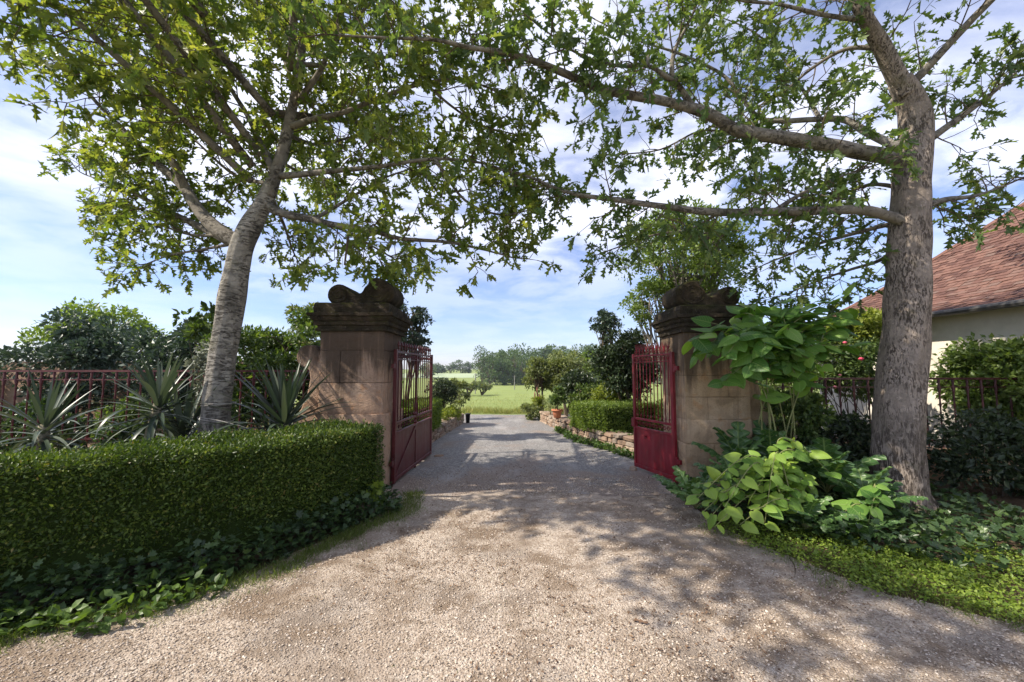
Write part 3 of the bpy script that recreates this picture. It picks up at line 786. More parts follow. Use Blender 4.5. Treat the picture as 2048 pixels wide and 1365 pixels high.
# --- left oak: pale trunk behind the hedge
oak_l = thing('oak_tree', 'leaning oak with pale smooth trunk behind the clipped hedge, crown full of sunlit leaves', 'tree', (0, 0, 0))
TL = Tree(21)
trunk = fat_tube('trunk', [(-3.64,4.95,0.14), (-3.63,4.95,0.82), (-3.58,4.93,1.62), (-3.47,4.9,2.48), (-3.39,4.88,3.04), (-3.26,4.86,3.38), (-3.11,4.86,3.69), (-2.98,4.85,3.99)], .156, .072, M_bark, oak_l, 40, .15, .15, 11, 2.2)
main = fat_tube('limb', [(-3.05,4.86,3.79), (-3,4.85,3.93), (-2.93,4.85,4.22), (-2.84,4.85,4.63), (-2.7,4.8,5.34), (-2.66,4.8,5.95), (-2.55, 4.75, 6.6), (-2.35, 4.7, 7.8)], .085, .03, M_limb, oak_l, 12, .2)
limbsL = [  # points, start radius
    ([(-3.33,4.88,3.16), (-3.66,4.9,3.34), (-4.01,5,3.64), (-4.32,5.1,4.01), (-4.8,5.2,4.4), (-5.31,5.3,4.86), (-5.99,5.4,5.51), (-6.67,5.5,6.35)], .115, .25, 1.0),
    ([(-4.28,5.09,3.97), (-4.35,5,4.23), (-4.47,5,4.39), (-4.77,5.05,4.81), (-4.98,5.1,5.36), (-5.08,5.1,5.71), (-5.21,5.1,6.18), (-5.38,5.1,6.95)], .06, .2, 1.0),
    ([(-3.62,4.95,3.26), (-3.94,5.1,3.41), (-4.81,5.4,3.83), (-5.55,5.6,4.2), (-6.41,5.8,4.54)], .07, .3, 1.0),
    ([(-2.99,4.85,4.09), (-3.25,4.95,4.54), (-3.46,5,4.93), (-3.82,5.05,5.49), (-4.12,5.1,6.17), (-4.33,5.1,6.73), (-4.76,5.2,7.74)], .05, .15, 1.0),
    ([(-3.79,5.05,5.43), (-4.15,5.2,5.84), (-4.61,5.3,6.15), (-5.26,5.4,6.61), (-5.84,5.5,6.97)], .03, .1, 1.0),
    ([(-2.82,4.85,4.68), (-2.42,4.7,4.69), (-2.03,4.6,4.71), (-1.55,4.5,4.83), (-0.97,4.4,4.94), (-0.53,4.3,4.89), (-0.08,4.3,4.71)], .045, .2, 1.1),
    ([(-2.9,4.85,4.04), (-2.52,4.7,3.99), (-2.12,4.6,3.98), (-1.53,4.5,3.98), (-0.9,4.5,4.07), (-0.26,4.6,4.05), (0.22,4.7,3.84)], .045, .2, 1.1),
    ([(-3.06,4.86,3.66), (-2.84,4.8,3.54), (-2.44,4.7,3.43), (-2.1,4.6,3.32), (-1.64,4.55,3.23), (-1.29,4.5,3.12), (-0.75,4.5,3.08), (-0.37,4.5,3), (-0.08,4.5,2.92)], .06, .25, 1.0),
    ([(-2.42,4.7,3.42), (-2.31,4.8,3.54), (-2.03,4.95,3.82), (-1.68,5.1,4.14), (-1.2,5.3,4.43)], .03, .2, 1.0),
    ([(-2.81,4.85,4.94), (-2.53,4.7,5.07), (-2.32,4.6,5.26), (-2.17,4.5,5.42), (-1.87,4.4,5.68), (-1.47,4.3,5.99), (-0.93,4.2,6.31)], .045, .2, 1.1),
    ([(-2.1,4.6,3.32), (-2.03,5.6,3.4), (-1.88,6.6,3.42), (-1.72,7,3.35)], .02, .2, .8),
    ([(-3,4.86,3.77), (-3.14,5.4,3.58), (-3.36,6,3.45), (-3.56,6.6,3.38)], .025, .3, .8),
    ([(-1.01,4.4,4.93), (-0.73,4.5,4.73), (-0.38,4.6,4.55), (0.04,4.7,4.49)], .02, .1, 1.0),
    ([(-2.69,4.8,5.48), (-2.16,4.9,5.56), (-1.48,5,5.78), (-0.82,5,5.85), (-0.16,5,6.13)], .03, .15, 1.0),
    ([(-0.9,4.5,4.07), (-0.56,4.6,3.62), (-0.14,4.7,3.48), (0.22,4.8,3.58)], .02, .05, 1.0),
    ([(-3.6,4.95,3.19), (-4.14,5.2,3.2), (-4.79,5.5,3.22), (-5.32,5.7,3.14)], .022, .35, .8),
    ([(-2.74,4.8,5.14), (-3.2,5.2,6.02), (-3.7,5.5,6.9), (-4.25,5.8,7.85)], .03, .15, 1.0),
    ([(-2.84,4.85,4.58), (-2.7,5.4,4.77), (-2.3,5.8,5.16), (-1.81,6.2,5.49)], .03, .2, 1.0),
    ([(-3,4.85,3.93), (-3.8,5.3,4.28), (-4.55,5.6,4.89), (-5.37,5.9,5.63)], .03, .2, 1.0),
    ([(-3.66,4.9,3.3), (-4.45,5.4,3.48), (-5.31,5.8,3.77), (-6.21,6.1,3.88)], .025, .3, .8),
]
for pts, r0, st, rc in limbsL:
    l = fat_tube('limb', pts, r0, .008, M_limb, oak_l, 9, .2, 0, 5, .8)
    TL.clothe(l, st, .15, (.38 * rc, .86 * rc), .148, 6, (0, 0, -.03))
TL.clothe(main, .05, .13, (.35, .85), .148, 6)
# crown above the picture, which shades the drive
for pts in ([(-3.3, 4.9, 4.2), (-3.9, 3.4, 5.4), (-4.3, 2.0, 6.0), (-4.6, .9, 6.4), (-4.6, 0, 6.6)], [(-3.2, 3.9, 5.3), (-3.6, 2.2, 5.9), (-3.4, 1.2, 6.2), (-3.2, .4, 6.4)],
            [(-3.15, 4.85, 4.3), (-3.7, 3.9, 5.3), (-4.0, 2.9, 6.0), (-3.9, 1.9, 6.5), (-3.6, 1.0, 6.8)], [(-3.3, 4.9, 4.0), (-4.3, 4.2, 5.0), (-5.2, 3.6, 5.8), (-6.2, 3.2, 6.4)], [(-3.0, 4.8, 4.8), (-3.9, 3.8, 5.9), (-4.6, 2.6, 6.9), (-5.0, 1.6, 7.6)],
            [(-2.8, 4.8, 5.4), (-2.3, 4.0, 6.2), (-1.6, 3.2, 6.8), (-.8, 2.5, 7.2), (0, 2.0, 7.4)], [(-2.6, 4.8, 6.2), (-2.9, 4.2, 7.2), (-2.6, 3.2, 7.8), (-2.0, 2.2, 8.2)],
            [(-2.5, 4.8, 6.8), (-1.6, 5.2, 7.2), (-.5, 5.6, 7.4), (.6, 5.8, 7.4)], [(-2.6, 4.8, 6.4), (-3.6, 5.6, 7.3), (-4.6, 6.4, 7.9)], [(-2.5, 4.8, 7.0), (-2.2, 6.0, 7.8), (-1.8, 7.4, 8.2)],
            [(-2.45, 4.75, 7.4), (-2.6, 4.4, 8.4), (-2.7, 3.9, 9.3)], [(-3.2, 4.9, 4.4), (-3.8, 6.2, 5.0), (-4.2, 7.6, 5.5), (-4.4, 8.8, 5.8)], [(-3.0, 4.9, 4.9), (-2.4, 6.2, 5.6), (-2.0, 7.6, 6.2), (-1.6, 8.8, 6.6)]):
    l = fat_tube('limb', pts, .05, .012, M_limb, oak_l, 7, .15, 0, 5)
    TL.clothe(l, .1, .2, (.5, 1.2), .17, 6)
stub = fat_tube('broken_branch', [(-1.91,4.6,3.31), (-1.93,4.6,3.14), (-1.95,4.58,2.83)], .018, .010, M_twig, oak_l, 6, .2)
TL.tw.build('twigs', M_twig, oak_l)
TL.leaves('crown', ML_oak1, oak_l, OAK)
print('left oak leaves', len(TL.lp))

# --- right oak: ridged trunk at the edge of the drive
oak_r = thing('oak_tree', 'big oak with ridged trunk beside the acanthus, long limbs reaching over the drive', 'tree', (0, 0, 0))
TR = Tree(5)
fat_tube('trunk', [(4.56, 4.72, -.05), (4.45,4.72,0.21), (4.48,4.72,0.69), (4.54,4.72,1.26), (4.63,4.72,1.85), (4.71,4.7,2.68), (4.77,4.68,3.35), (4.83,4.66,4.02), (4.89,4.64,4.58), (4.81,4.6,4.87), (4.65,4.55,5.08)], .238, .115, M_bark2, oak_r, 44, .13, .16, 11, 1.8)
stem2 = fat_tube('limb', [(4.74,4.58,4.92), (4.65,4.55,5.05), (4.37,4.45,5.4), (4.01,4.3,5.75), (3.77,4.2,6.19), (3.4, 4.0, 6.6), (3.1, 3.8, 7.6)], .118, .03, M_bark2, oak_r, 12, .12)
limbsR = [
    ([(4.82,4.66,4.05), (4.57,4.6,4.12), (3.69,4.45,4.2), (2.94,4.3,4.22), (2.5,4.25,4.26), (2.25,4.2,4.38), (1.96,4.15,4.45), (1.51,4.1,4.52), (0.98,4,4.55), (0.58,3.95,4.68), (0.25,3.9,4.78), (-0.07,3.85,4.84), (-0.42,3.8,4.85), (-0.77,3.75,4.89), (-1.3,3.7,4.87), (-1.82,3.65,4.86)], .098, .16, .85, M_limb),
    ([(1.98,4.15,4.44), (1.85,4.12,4.61), (1.76,4.1,4.74), (1.73,4.1,4.84), (1.77,4.1,5.08), (1.92,4.1,5.38), (2.04,4.1,5.67), (2.14,4.1,6.2)], .042, .25, .9, M_limb),
    ([(1.77,4.1,4.73), (1.69,4.08,4.74), (1.43,4,4.82), (1.1,3.95,4.78), (0.7,3.9,4.86), (0.33,3.8,5.04)], .032, .1, .9, M_limb),
    ([(4.77,4.68,3.34), (4.49,4.6,3.41), (4.01,4.5,3.46), (3.18,4.4,3.4), (2.3,4.35,3.37), (1.68,4.35,3.44), (1.06,4.4,3.55), (0.64,4.4,3.62), (0.15,4.4,3.82), (-0.14,4.4,3.89)], .075, .12, .85, M_limb),
    ([(2.96,4.4,3.4), (3.34,4.5,3.64), (3.75,4.55,3.84), (4.45,4.62,4.09)], .03, .1, .8, M_limb),
    ([(4.73,4.66,3.37), (4.61,4.8,3.39), (4.07,5,3.27), (3.75,5.2,3.17), (3.47,5.4,3.06)], .04, .1, .7, M_limb),
    ([(4.77,4.64,4.26), (4.59,4.7,4.39), (4.42,4.8,4.6), (4.27,4.9,4.81), (3.97,5,4.88), (3.37,5.1,4.94), (3.09,5.1,5.23), (2.83,5.1,5.58), (2.28,5.1,5.87), (1.67,5.1,6.08), (1.13,5.1,6.37)], .06, .15, .9, M_bark),
    ([(3.47,5.1,4.94), (3.09,5.2,4.83), (2.6,5.3,4.91), (2.08,5.4,4.7), (1.47,5.5,4.68)], .022, .1, .9, M_limb),
    ([(4.03,5,4.88), (4.02,5.3,5.58), (3.98,5.6,6.28), (3.68,5.8,6.85), (3.25,6,7.29)], .025, .1, 1.0, M_limb),
    ([(4.37,4.45,5.4), (4.06,4.6,5.51), (3.78,4.8,5.41), (3.52,5,5.22), (3.04,5.1,5.01)], .03, .15, .9, M_limb),
    ([(4.1,4.35,5.66), (3.51,4.2,5.58), (2.94,4.1,5.61), (2.39,4,5.57), (1.87,3.9,5.69)], .03, .1, .9, M_limb),
    ([(2.32,4.35,3.37), (2.14,4.7,3.3), (1.83,5,3.34), (1.5,5.2,3.27), (1.32,5.3,3.23)], .018, .1, .8, M_limb),
    ([(4.76,4.68,3.17), (4.59,4.9,2.98), (4.38,5.1,2.91), (4.14,5.3,2.82), (3.73,5.4,2.64)], .03, .2, .7, M_limb),
    ([(4.81,4.68,3.78), (4.62,5,4), (4.35,5.4,3.97), (3.94,5.7,4.26), (3.54,6,4.64)], .03, .2, .8, M_limb),
    ([(4.86,4.64,4.26), (5.26,4.6,4.55), (5.78,4.6,4.93), (6.31,4.6,5.38)], .06, .15, 1.0, M_limb),
    ([(4.82,4.68,3.53), (5.35,4.8,3.71), (5.91,4.9,3.82), (6.7,5,4.13)], .05, .15, 1.0, M_limb),
]
for pts, r0, st, rc, mm in limbsR:
    l = fat_tube('limb', pts, r0, .008, mm, oak_r, 9, .22, 0, 5, .8)
    TR.clothe(l, st, .175, (.34 * rc, .78 * rc), .152, 5, (0, 0, .22) if len(pts) > 12 else (0, 0, 0))
TR.clothe(stem2, .1, .2, (.4, .9), .15, 5)
for pts in ([(3.4, 4.0, 6.4), (2.6, 3.2, 7.0), (1.6, 2.4, 7.4)], [(3.3, 3.9, 6.8), (3.6, 3.0, 7.6), (3.8, 2.0, 8.0)], [(3.2, 3.9, 7.2), (2.4, 4.8, 7.6), (1.4, 5.4, 7.8)],
            [(4.8, 4.7, 5.0), (5.6, 4.0, 6.0), (6.4, 3.2, 6.6)], [(4.8, 4.7, 4.8), (5.6, 5.6, 5.6), (6.6, 6.4, 6.2)]):
    l = fat_tube('limb', pts, .05, .012, M_limb, oak_r, 7, .15, 0, 5)
    TR.clothe(l, .1, .3, (.5, 1.1), .15, 5)
fat_tube('broken_branch', [(1.43,4,4.82), (1.44,4,4.89), (1.44,4,4.95)], .022, .02, M_limb, oak_r, 8, .1)
TR.tw.build('twigs', M_twig, oak_r)
TR.leaves('crown', ML_oak2, oak_r, OAK)
print('right oak leaves', len(TR.lp))
def rebase(t, b):
    """put a thing's origin at its foot"""
    t.location = b
    for c_ in t.children: c_.location = (-b[0], -b[1], -b[2])
rebase(oak_l, (-3.69, 4.95, 0.0)); rebase(oak_r, (4.56, 4.72, 0.0))
# cord tied round the pale trunk
cord = thing('cord', 'thin grey cord looped round the pale oak trunk', 'cord', (0, 0, 0))
def ring(c, r, dz):
    return [(c[0] + r * math.cos(a), c[1] + r * math.sin(a), c[2] + dz * math.cos(a)) for a in np.linspace(0, 2 * math.pi, 25)]
m = MB(); c0 = (-3.59,4.94,1.21); m.tube(ring(c0, .176, .0), .004, 5, False); m.tube(ring((c0[0], c0[1], c0[2] - .018), .176, .01), .003, 5, False)
m.build('loop', M_rope, cord, True)
m = MB(); c0 = (-3.62,4.95,1.02); m.tube(ring(c0, .182, -.03), .004, 5, False); m.build('loop', M_rope, cord, True)
m = MB(); m.tube([(-3.69,4.8,1.05), (-3.43,4.75,1.02), (-3.18,4.74,0.96), (-3.04,4.9,0.86)], .004, 5); m.build('tail', M_rope, cord, True)

# ------------------------------------------------------------------ shrubs, hedges, trees of the garden
def blob_leaves(r, c, rad, n, lumps, lump_r, size, tmpl, droop=.1, shell=.45, flat=1.0, lowcut=None, scale_n=.9):
    """leaves on the shells of many lumps that fill an ellipsoid"""
    c, rad = np.array(c, float), np.array(rad, float)
    d = nrm(r.normal(size=(lumps, 3))); rr = r.uniform(.35, 1, (lumps, 1)) ** .6
    lc = c + d * rad * rr * (1 - lump_r * .6)
    lr = lump_r * r.uniform(.6, 1.25, lumps) * rad.min()
    k = r.integers(0, lumps, n)
    nd = nrm(r.normal(size=(n, 3))); nd[:, 2] = np.where(r.random(n) < .6, np.abs(nd[:, 2]), nd[:, 2])
    p = lc[k] + nd * (lr[k] * (1 - shell * r.random(n)))[:, None] * np.array((1.15, 1.15, flat))
    dirs = nrm(nd + r.normal(size=(n, 3)) * .8 + np.array((0, 0, -droop)))
    nor = nrm(nd * .6 + np.array((0, 0, .7)) + r.normal(size=(n, 3)) * scale_n)
    S = size * r.uniform(.6, 1.25, n)
    if lowcut is not None:
        ok = p[:, 2] > lowcut; p, dirs, nor, S = p[ok], dirs[ok], nor[ok], S[ok]
    v_, f_ = scatter(*tmpl, basis(dirs, nor) * S[:, None, None], p)
    return v_, f_, lc
def shrub(name, label, cat, c, rad, n, size, mat, tmpl=OVAL, lumps=18, lump_r=.42, seed=1, stems=5, stem_r=.02, base=None, group=None, twigs=True, bark=None, **k):
    r = np.random.default_rng(seed)
    base = np.array(base if base is not None else (c[0], c[1], 0), float)
    t = thing(name, label, cat, tuple(base), group=group)
    v_, f_, lc = blob_leaves(r, c, rad, n, lumps, lump_r, size, tmpl, **k)
    obj_np('foliage' if cat != 'tree' else 'crown', v_ - base, [f_], mat, t)
    if stems:
        m = MB()
        for i in range(stems):
            e = lc[i % len(lc)] - base; a = np.array((r.uniform(-.06, .06), r.uniform(-.06, .06), 0))
            mid = e * .5 + np.array((*(r.uniform(-.1, .1, 2) * rad[0]), .15 * e[2]))
            m.tube(smooth_line([a - (0, 0, .03), mid * .5 + a * .5, mid, e], 3), np.linspace(stem_r, stem_r * .3, 10), 5)
        for i in range(stems, len(lc)):
            e = lc[i] - base; o_ = lc[i % stems] - base
            m.tube(smooth_line([o_ * .6, (o_ + e) / 2 - (0, 0, .03), e], 3), np.linspace(stem_r * .5, stem_r * .2, 7), 4)
        m.build('stem' if cat != 'tree' else 'trunk', bark or M_twig, t)
    return t

def hedge(name, label, path, thick, z0, z1, n, size, mat, side=1, seed=3, tmpl=FOLD, jitter=.035, group=None, undercut=0.0):
    """clipped hedge along a ground path; thickness grows to the given side"""
    r = np.random.default_rng(seed)
    p = smooth_line(path, 8) if len(path) > 2 else np.array([np.array(path[0]) * (1 - t) + np.array(path[1]) * t for t in np.linspace(0, 1, 9)])
    p = p[:, :2]
    tan = nrm(np.gradient(p, axis=0)); nor = np.stack([-tan[:, 1], tan[:, 0]], 1) * side
    t = thing(name, label, 'hedge', (p[:, 0].mean(), p[:, 1].mean(), 0), group=group); off = np.array((p[:, 0].mean(), p[:, 1].mean(), 0))
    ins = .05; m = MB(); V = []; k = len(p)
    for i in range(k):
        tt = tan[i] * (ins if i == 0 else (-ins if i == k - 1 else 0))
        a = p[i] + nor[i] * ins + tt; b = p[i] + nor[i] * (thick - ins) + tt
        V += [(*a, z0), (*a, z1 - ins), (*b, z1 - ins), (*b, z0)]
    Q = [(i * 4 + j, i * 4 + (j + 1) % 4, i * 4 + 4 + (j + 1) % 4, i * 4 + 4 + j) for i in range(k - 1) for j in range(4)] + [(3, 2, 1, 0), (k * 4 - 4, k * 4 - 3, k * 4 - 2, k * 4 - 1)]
    m.add(np.array(V) - off, Q); m.build('dark_core', M_hedgecore, t)  # solid filler core, its dark colour stands in for shade between the leaves
    seg = np.concatenate([[0], np.cumsum(np.linalg.norm(np.diff(p, axis=0), axis=1))]); L = seg[-1]
    aF, aT, aE = L * (z1 - z0), L * thick, thick * (z1 - z0)
    w = np.array([aF, aT * 1.15, aF * .7, aE, aE]); which = r.choice(5, n, p=w / w.sum())
    s_ = r.uniform(0, L, n); h = r.uniform(z0, z1, n); d = r.uniform(0, thick, n)
    s_ = np.where(which == 3, 0, np.where(which == 4, L, s_))
    px = np.interp(s_, seg, p[:, 0]); py = np.interp(s_, seg, p[:, 1]); tx = np.interp(s_, seg, tan[:, 0]); ty = np.interp(s_, seg, tan[:, 1]); nxx = np.interp(s_, seg, nor[:, 0]); nyy = np.interp(s_, seg, nor[:, 1])
    dd = np.where(which == 0, 0, np.where(which == 2, thick, d)); hh = np.where(which == 1, z1, h)
    # rounded shoulder, uneven clipping
    lump = np.array([mnoise.noise(Vector((x * 2.6, y * 2.6, z * 2.6))) for x, y, z in zip(px + nxx * dd, py + nyy * dd, hh)]) * jitter * 1.6
    N3 = np.zeros((n, 3))
    N3[which == 0] = np.stack([-nxx, -nyy, 0 * nxx], 1)[which == 0]; N3[which == 2] = np.stack([nxx, nyy, 0 * nxx], 1)[which == 2]
    N3[which == 1] = (0, 0, 1); N3[which == 3] = np.stack([-tx, -ty, 0 * tx], 1)[which == 3]; N3[which == 4] = np.stack([tx, ty, 0 * tx], 1)[which == 4]
    P_ = np.stack([px + nxx * dd, py + nyy * dd, hh], 1) + N3 * (lump + r.normal(0, jitter * .55, n) - .015)[:, None]
    out = r.random(n) < .03
    P_[out] += N3[out] * r.uniform(.01, .07, out.sum())[:, None]
    if undercut:
        cut = np.where((which == 0) & (h < z0 + undercut), r.random(n) > (h - z0) / undercut * 1.3 - .1 + lump * 8, False)
    else: cut = np.zeros(n, bool)
    D = nrm(N3 * .8 + r.normal(size=(n, 3)) * .75 + np.array((0, 0, .25))); NN = nrm(N3 * .7 + r.normal(size=(n, 3)) * .8 + np.array((0, 0, .35)))
    S = size * r.uniform(.65, 1.3, n); ok = ~cut
    v_, f_ = scatter(*tmpl, (basis(D, NN) * S[:, None, None])[ok], P_[ok])
    obj_np('foliage', v_ - off, [f_], mat, t)
    return t
M_hedgecore = mat_plain('shaded_hedge_core', (.026, .042, .010), .95, .3, 20, .05)  # dark green for the solid core, shade painted into the colour

hedge('clipped_hedge', 'long curved clipped hedge in front of the pale oak and yuccas', [(-7.2, .5), (-6.0, 1.15), (-4.4, 2.05), (-2.95, 3.0), (-2.1, 3.62), (-1.78, 4.15), (-1.52, 4.78)], .66, .14, .955, 125000, .030, ML_box, 1, 3, FOLD, .042, undercut=.3)
hedge('clipped_hedge', 'square clipped hedge lit on one side, above the low wall with the flowerpot', [(1.40, 9.75), (1.62, 9.1), (1.95, 8.5)], 1.6, .28, .83, 15000, .05, ML_box2, 1, 5, FOLD, .03)
hedge('clipped_hedge', 'upright green hedge above the low wall behind the double-panel gate', [(-1.80, 7.4), (-1.78, 8.8), (-1.70, 9.8)], .75, .28, .90, 14000, .05, ML_box2, 1, 6, FOLD, .03)

# --- trees and bushes behind the left railing
shrub('leafy_shrub', 'tall bright green shrub behind the railing, between pale trunk and stone pillar', 'shrub', (-4.4, 7.6, 1.55), (1.35, .9, 1.5), 14000, .10, ML_mid, FOLD, 34, .36, 31, 7, .03)
shrub('flowering_bush', 'tall grey-green flowering bush rising behind the pinkish pillar scrolls', 'shrub', (-4.3, 9.4, 1.9), (1.5, .8, 1.9), 6500, .10, ML_olive, FOLD, 30, .32, 32, 6, .03)
shrub('dark_bush', 'dark bush in the shade behind the railing, just left of the pale trunk', 'shrub', (-7.3, 9.0, 1.4), (1.6, 1.0, 1.55), 9000, .12, ML_blue, FOLD, 36, .36, 33, 6, .03)
shrub('evergreen_bush', 'bluish evergreen bush behind the yuccas at the edge of the garden', 'shrub', (-10.3, 9.6, 1.5), (1.9, 1.1, 1.7), 9000, .13, ML_blue, FOLD, 34, .36, 34, 6, .035)
shrub('feathery_tree', 'loose feathery tree far behind the spiky yuccas', 'tree', (-12.6, 12.5, 2.3), (2.2, 1.4, 1.4), 7000, .14, ML_ash, FOLD, 28, .34, 35, 5, .05, base=(-12.6, 12.5, 0))
shrub('evergreen_bush', 'wide dark evergreen at the far end of the red railing', 'shrub', (-14.5, 9.5, 1.5), (2.6, 1.2, 1.7), 8000, .15, ML_mid, FOLD, 30, .36, 36, 5, .03)
shrub('grey_leaved_shrub', 'silvery grey shrub against the railing left of the pale trunk', 'shrub', (-4.11,5.5,1.62), (.28, .25, .42), 1500, .06, ML_grey, FOLD, 12, .5, 37, 5, .01, base=(-4.2, 5.5, 0))
shrub('young_sapling', 'thin upright sapling with dark leaves touching the pale trunk', 'shrub', (-4.44,5.7,2.26), (.30, .25, .55), 360, .10, ML_mid, OVAL, 10, .4, 38, 5, .008, base=(-4.3, 5.7, 0))
shrub('small_leaf_tree', 'slender grey-green tree standing behind the pinkish pillar and open gate', 'tree', (-2.33,9.2,2.49), (.62, .6, .95), 4200, .075, ML_blue, FOLD, 34, .26, 39, 4, .035, base=(-2.5, 9.2, 0))
shrub('leafy_bush', 'leafy bush filling the gap behind the double-panel gate bars', 'shrub', (-3.0, 8.6, .8), (.9, .7, .8), 4500, .09, ML_mid, FOLD, 20, .4, 40, 4, .02)
m = MB(); m.box((-16, 10.55, 0), (-6.1, 10.85, 1.85)); gw = m.build('garden_wall', M_stone); tag(gw, 'dark low garden wall behind the evergreen bushes and yuccas', 'wall')
shrub('ball_bush', 'dark round clipped bush beyond the gate, above the low wall', 'shrub', (-2.0, 11.7, .98), (.42, .42, .46), 5200, .06, ML_dark, FOLD, 30, .5, 41, 3, .03, shell=.25)
shrub('wispy_plant', 'wispy pale plant next to the round bush beyond the gate', 'shrub', (-1.75, 13.3, .85), (.42, .3, .75), 900, .10, ML_olive, FOLD, 14, .35, 42, 6, .012)
shrub('leafy_tuft', 'yellow-green leafy plant at the end of the wall by the round bush', 'shrub', (-1.66, 11.5, .42), (.22, .35, .26), 1500, .06, ML_lime, FOLD, 12, .5, 43, 4, .008, base=(-1.66, 11.5, .2))
shrub('leafy_tuft', 'yellow-green tuft growing on the wall behind the double-panel gate', 'shrub', (-1.72, 10.6, .42), (.2, .4, .22), 1300, .055, ML_lime, FOLD, 12, .5, 44, 4, .008, base=(-1.72, 10.6, .2))

for i, (x, y, w, h) in enumerate([(-3.3, 6.75, .8, 1.15), (-4.8, 6.9, .9, 1.2), (-6.4, 7.0, 1.0, 1.25), (-8.2, 7.1, 1.1, 1.3), (-10.2, 7.2, 1.2, 1.3)]):
    shrub('border_shrub', ['low dark shrub behind the railing next to the volute of the pinkish pillar', 'low dark shrub behind the railing right of the pale trunk', 'low dark shrub behind the railing left of the pale trunk', 'low dark shrub behind the railing above the tall yucca', 'low dark shrub behind the far end of the railing'][i], 'shrub', (x, y, h * .5), (w, .4, h * .52), 3600, .085, ML_ivy if i % 2 else ML_mid, FOLD, 22, .42, 300 + i, 4, .015, group='shrubs along the railing')
for i, (x, y, w, h) in enumerate([(-3.0, 5.45, .5, .95), (-4.0, 5.5, .6, .95), (-5.1, 5.45, .7, 1.0), (-6.4, 5.4, .8, 1.0), (-7.9, 5.3, .9, 1.0)]):
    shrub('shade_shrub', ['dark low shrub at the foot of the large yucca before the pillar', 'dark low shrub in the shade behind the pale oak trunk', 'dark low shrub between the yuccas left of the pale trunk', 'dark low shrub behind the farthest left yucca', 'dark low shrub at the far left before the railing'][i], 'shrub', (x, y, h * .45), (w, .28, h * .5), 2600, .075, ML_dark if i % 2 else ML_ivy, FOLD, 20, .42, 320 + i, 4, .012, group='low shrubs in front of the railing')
# --- right garden beyond the gate
shrub('evergreen_tree', 'tall dark bushy evergreen looming behind the bright red gate', 'tree', (2.92, 10.2, 1.75), (.98, .85, 1.0), 12500, .095, ML_dark, FOLD, 44, .34, 51, 5, .06, base=(2.95, 10.2, 0))
shrub('evergreen_tree', 'ragged bluish evergreen top leaning out behind the dark bushy evergreen', 'tree', (2.58,10.9,2.8), (.45, .5, .62), 2200, .085, ML_blue, FOLD, 24, .3, 52, 4, .03, base=(2.75, 10.9, 0))
shrub('round_tree', 'round glossy tree with bare forked trunk behind the flowerpot, nearest the field', 'tree', (1.04,14.4,1.43), (.78, .6, .68), 6500, .10, ML_olive, FOLD, 34, .34, 53, 3, .05, base=(1.05, 14.4, 0))
shrub('round_tree', 'largest round tree behind the flowerpot, crown against the distant wood', 'tree', (1.96,14.2,1.47), (1.0, .8, .84), 9500, .10, ML_olive, FOLD, 40, .32, 54, 4, .05, base=(1.9, 14.2, 0))
shrub('dark_bush', 'low dark-leaved bush under the round trees behind the flowerpot', 'shrub', (2.1,12.9,1.03), (.62, .6, .62), 3600, .10, ML_dark, FOLD, 24, .36, 55, 4, .03)
shrub('leafy_bush', 'bright green bush between the round trees and the dark evergreen', 'shrub', (3.37,16.5,1.55), (.75, .7, .85), 2800, .13, ML_ash, FOLD, 20, .36, 56, 4, .03, base=(3.4, 16.5, 0))
shrub('golden_bush', 'yellow-green rounded bush behind the square hedge', 'shrub', (2.68,10.6,0.95), (.72, .45, .42), 4200, .07, ML_lime, FOLD, 26, .4, 57, 5, .012)
shrub('rounded_clipped_bush', 'low dark clipped bush behind the flowerpot and round trees', 'shrub', (2.32,12,0.82), (.7, .5, .42), 3200, .07, ML_box, FOLD, 24, .4, 58, 4, .02)
shrub('lavender_clump', 'soft grey-green clump next to the flowerpot on the wall', 'shrub', (1.12,11.9,0.58), (.28, .3, .34), 1500, .08, ML_olive, BLADE, 14, .5, 59, 4, .008, base=(1.13, 11.9, .2))
shrub('verge_plant', 'sprawling leafy clump at the end of the wall by the road', 'shrub', (0.62,13.2,0.24), (.40, .4, .36), 1700, .075, ML_olive, FOLD, 14, .34, 60, 5, .01)
shrub('red_spike_plant', 'tuft with rusty flower spikes at the end of the wall', 'shrub', (0.88,13.6,0.5), (.30, .25, .42), 1100, .07, ML_lime, FOLD, 10, .45, 61, 5, .01)
shrub('pot_plant', 'leafy plant growing out of the terracotta pot on the wall', 'shrub', (1.26,11.05,0.86), (.24, .24, .34), 900, .09, ML_mid, FOLD, 12, .45, 62, 6, .008, base=(1.22,11.05,0.57))
shrub('small_tree', 'pale green fine-leaved tree rising behind the golden pillar', 'tree', (4.04,9.3,4.23), (1.65, 1.3, 1.45), 15000, .085, ML_ash, FOLD, 66, .24, 63, 6, .06, base=(4.1, 9.3, 0), bark=M_limb)
shrub('low_fine_leaved_tree', 'lower fine-leaved tree between the dark evergreen and the golden pillar', 'tree', (3.19,9,3.16), (.75, .7, .62), 3600, .08, ML_ash, FOLD, 24, .3, 64, 3, .03, base=(3.9, 9.0, 0), bark=M_limb)
shrub('garden_bush', 'low leafy bush seen through the bars of the bright red gate', 'shrub', (3.7, 9.3, .45), (1.0, .5, .5), 3000, .08, ML_ash, FOLD, 24, .4, 65, 4, .012)

